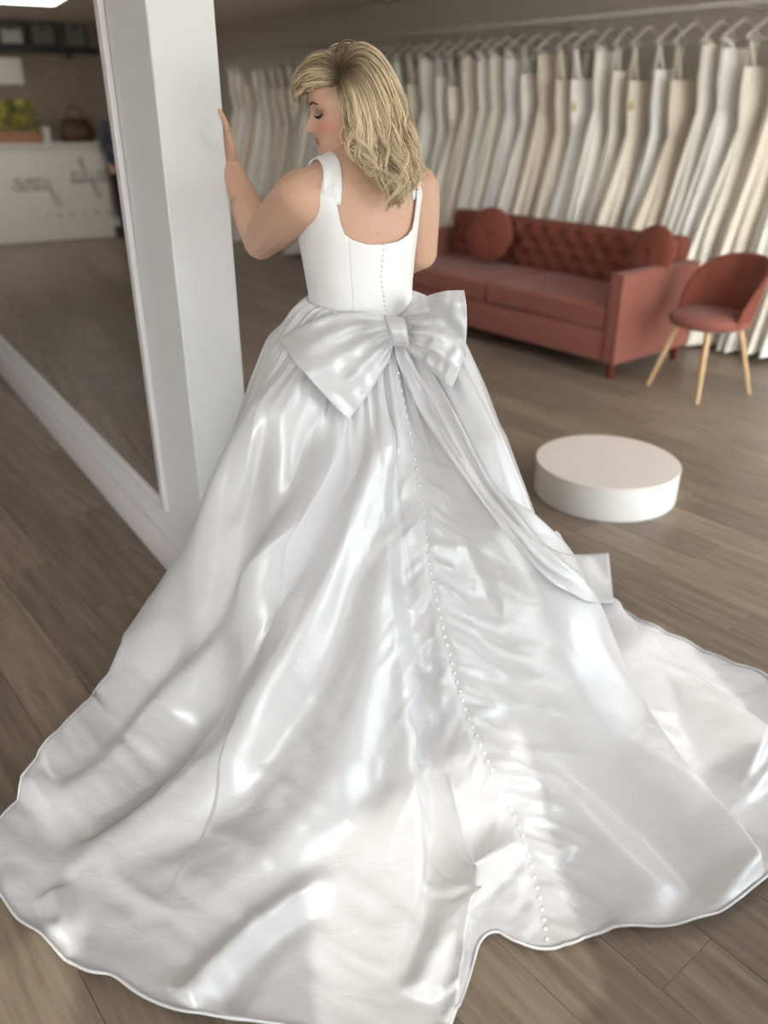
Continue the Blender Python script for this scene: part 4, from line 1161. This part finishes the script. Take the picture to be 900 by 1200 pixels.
# wall shelf with three framed prints
XW = X0 + .02
ys0, zs0 = mirror_hit(0, 54, XW + .12); ys1, _ = mirror_hit(116, 55, XW + .12)
sh = thing('wall_shelf', 'long black wall shelf above the reception counter, seen in the mirror', 'shelf', W(XW + .1, (ys0 + .5 + ys1) / 2, zs0), ROT)
box('board', (0, 0, -.03), (.22, abs(ys0 + .5 - ys1), .06), M['black'], sh, bev=.003)
for yy in (-.5, .5): box('bracket', (-.05, yy, -.10), (.12, .03, .08), M['black'], sh)
def picture(px, wpx, tilt_label, pale):
    yy, zz_ = mirror_hit(px, 53, XW + .12); ya_, zt_ = mirror_hit(px - wpx / 2, 24, XW + .12); yb_, _ = mirror_hit(px + wpx / 2, 24, XW + .12)
    w, h = abs(ya_ - yb_), (zt_ - zs0)
    t = thing('framed_print', tilt_label, 'picture', W(XW + .10, yy, zs0), ROT, 'framed prints on the black shelf')
    for (y, z, a, b) in ((0, .015, w, .03), (0, h - .015, w, .03), (-w / 2 + .015, h / 2, .03, h - .06), (w / 2 - .015, h / 2, .03, h - .06)): box('frame', (.01, y, z), (.025, a, b), M['black'], t)
    box('backing', (0, 0, h / 2), (.012, w - .06, h - .06), M['print'], t)
    if pale: box('pale_print', (.008, 0, h * .40), (.005, w * .72, h * .5), M['paper'], t)
    box('motif', (.008, 0, h * .72), (.006, w * .16, h * .16), M['bag'], t)
picture(17, 33, 'black framed print with a pale lower half, first on the black shelf', True)
picture(54, 32, 'black framed grey print in the middle of the black shelf', False)
picture(91, 29, 'black framed grey print last on the black shelf near the mirror edge', False)
# monitor, plant tray, bag, cup on the counter
def on_counter(px, py): return mirror_hit(px, py, XC - .3)
y, _ = on_counter(8, 150)
XS = X0 + .05
yy, zz_ = mirror_hit(8, 100, XC - .55)
mo = thing('desk_monitor', 'pale rectangular screen above the flower tray, seen in the mirror', 'monitor', W(XC - .58, yy, z_ct), ROT)
box('foot', (0, 0, .01), (.18, .22, .02), M['paper'], mo); box('stand', (0, 0, .18), (.04, .06, .34), M['paper'], mo); box('screen', (.02, 0, zz_ - z_ct + .16), (.03, .46, .30), M['paper'], mo, bev=.008)
yt, _ = on_counter(18, 150)
tr = thing('flower_tray', 'wooden tray planted with yellow green foliage on the reception counter', 'plant', W(XC - .3, yt, z_ct), ROT)
box('tray', (0, 0, .07), (.24, .62, .14), M['tray'], tr, bev=.01)
bm = bmesh.new(); bm2 = bmesh.new()
for k in range(150):
    b_ = bm if k % 2 else bm2
    x, y, z = random.uniform(-.14, .14), random.uniform(-.27, .27), random.uniform(.14, .46)
    mt = Matrix.Translation((x, y, z)) @ Matrix.Rotation(random.uniform(0, 6), 4, 'Z') @ Matrix.Rotation(random.uniform(-.9, .9), 4, 'X') @ Matrix.Diagonal((.035, .012, .07, 1))
    bmesh.ops.create_icosphere(b_, subdivisions=1, radius=1, matrix=mt)
o = obj('foliage', bm, M['leaf'], tr); o['kind'] = 'stuff'; o = obj('pale_foliage', bm2, M['leaf2'], tr); o['kind'] = 'stuff'
yb_, _ = on_counter(92, 160)
bg = thing('handbag', 'dark brown slouchy bag on the reception counter, seen in the mirror', 'bag', W(XC - .28, yb_, z_ct), ROT)
bm = bmesh.new(); add_loft(bm, [((0, 0, z), (d, 0, 0), (0, w, 0), 3) for z, w, d in ((0, .20, .09), (.10, .22, .11), (.22, .18, .08), (.28, .15, .03))], 24); obj('body', bm, M['bag'], bg, True)
bm = bmesh.new(); add_tube(bm, cr([(0, -.10, .26), (0, -.07, .40), (0, .07, .40), (0, .10, .26)], 16), .010, 8); obj('handle', bm, M['bag'], bg, True)
ycu, _ = on_counter(56, 160)
cu = thing('paper_cup', 'small white cup beside the flower tray on the reception counter', 'cup', W(XC - .3, ycu, z_ct), ROT)
bm = bmesh.new(); add_lathe(bm, [(.040, 0), (.052, .16), (.046, .16), (.036, .01)], 20); obj('cup_body', bm, M['paper'], cu, auto=40)
bm = bmesh.new(); add_lathe(bm, [(.055, .16), (.055, .172), (.044, .182), (.01, .182)], 20); obj('lid', bm, M['paper'], cu, auto=40)
# assistant in dark clothes beside the counter (only her edge shows in the mirror)
yp, _ = mirror_hit(154, 262, XC + .15)
def assistant(base):
    bm = bmesh.new()
    b = lambda x, y, z: Vector((x, y, z))
    def tb(p, q, rad):
        P = cr([p, q], 8); R = np.interp(np.linspace(0, 1, 8), np.linspace(0, 1, len(rad)), rad); add_tube(bm, P, R, 12)
        for a, r in ((P[0], R[0]), (P[-1], R[-1])): bmesh.ops.create_icosphere(bm, subdivisions=2, radius=r, matrix=Matrix.Translation(a))
    add_loft(bm, [(b(0, 0, z), Vector((d, 0, 0)), Vector((0, w, 0)), 2.3) for z, w, d in ((.80, .16, .12), (.92, .17, .12), (1.06, .135, .10), (1.2, .15, .115), (1.34, .165, .11), (1.42, .13, .08), (1.47, .06, .06))], 24)
    for s in (-1, 1):
        tb(b(0, s * .09, .86), b(.01, s * .09, .48), [.09, .062]); tb(b(.01, s * .09, .48), b(-.01, s * .09, .1), [.06, .038])
        add_loft(bm, [(b(x, s * .09, z), Vector((0, w, 0)), Vector((0, 0, d)), 2.3) for x, z, w, d in ((-.06, .05, .03, .045), (0, .05, .036, .045), (.08, .035, .042, .032), (.15, .025, .03, .02))], 14)
        tb(b(0, s * .165, 1.39), b(.0, s * .215, 1.12), [.055, .042]); tb(b(0, s * .215, 1.12), b(.12, s * .17, .90), [.042, .028])
        for q in range(4): tb(b(.13, s * .17 + (q - 1.5) * .016, .88), b(.165 , s * .165 + (q - 1.5) * .017, .815 + abs(q - 1.4) * .006), [.009, .007])
        add_loft(bm, [(b(.12, s * .17, .90), Vector((.012, 0, .004)), Vector((0, .028, 0)), 2.4), (b(.14, s * .17, .85), Vector((.012, 0, .004)), Vector((0, .036, 0)), 2.4)], 12)
        tb(b(.13, s * .145, .88), b(.15, s * .12, .85), [.011, .008])
    tb(b(0, 0, 1.46), b(.01, 0, 1.54), [.05, .05])
    hh = Matrix.Translation((.015, 0, 1.625)) @ Matrix.Rotation(-PI / 2, 4, 'Z') @ Matrix.Scale(.95, 4)
    rg = [[bm.verts.new(hh @ head_pt(2 * PI * k / 48, z)) for k in range(48)] for z in np.linspace(-.12, .116, 60)]
    for r0, r1 in zip(rg, rg[1:]):
        for k in range(48): bm.faces.new((r0[k], r0[(k + 1) % 48], r1[(k + 1) % 48], r1[k]))
    bm.faces.new(rg[0][::-1]); bm.faces.new(rg[-1])
    bmesh.ops.recalc_face_normals(bm, faces=bm.faces[:])
    m_ = bpy.data.meshes.new('t'); bm.to_mesh(m_); bm.free(); o = bpy.data.objects.new('t', m_); COL.objects.link(o)
    r = o.modifiers.new('r', 'REMESH'); r.mode = 'VOXEL'; r.voxel_size = .0075
    s = o.modifiers.new('s', 'SMOOTH'); s.iterations = 3
    g = bpy.data.meshes.new_from_object(o.evaluated_get(bpy.context.evaluated_depsgraph_get())); bpy.data.objects.remove(o)
    Vv = np.array([v.co[:] for v in g.vertices]); c = np.tile([.6, .37, .27, 1], (len(Vv), 1)).astype(float)
    c[(Vv[:, 2] > .9) & (Vv[:, 2] < 1.47)] = [.05, .06, .085, 1]; c[Vv[:, 2] <= .93] = [.012, .012, .014, 1]
    hand = (Vv[:, 0] > .105) & (Vv[:, 2] < .93) & (Vv[:, 2] > .75); c[hand] = [.6, .37, .27, 1]
    a = g.color_attributes.new('Col', 'FLOAT_COLOR', 'POINT'); a.data.foreach_set('color', c.ravel())
    g.materials.append(M['skin']); g.name = 'person'
    p = link('person', g, None, None, True); p.location = base; p.rotation_euler = (0, 0, ROT)
    tag(p, 'person in dark trousers and navy top beside the counter, cut by the mirror edge', 'person')
    bm = bmesh.new(); bmesh.ops.create_icosphere(bm, subdivisions=3, radius=1, matrix=Matrix.Translation((-.012, 0, 1.655)) @ Matrix.Diagonal((.10, .088, .105, 1)))
    for v in bm.verts:
        if v.co.x > .05 and v.co.z < 1.69: v.co.x = .05
    obj('hair', bm, M['bag'], p, True)
assistant(W(XC + .15, yp, 0))
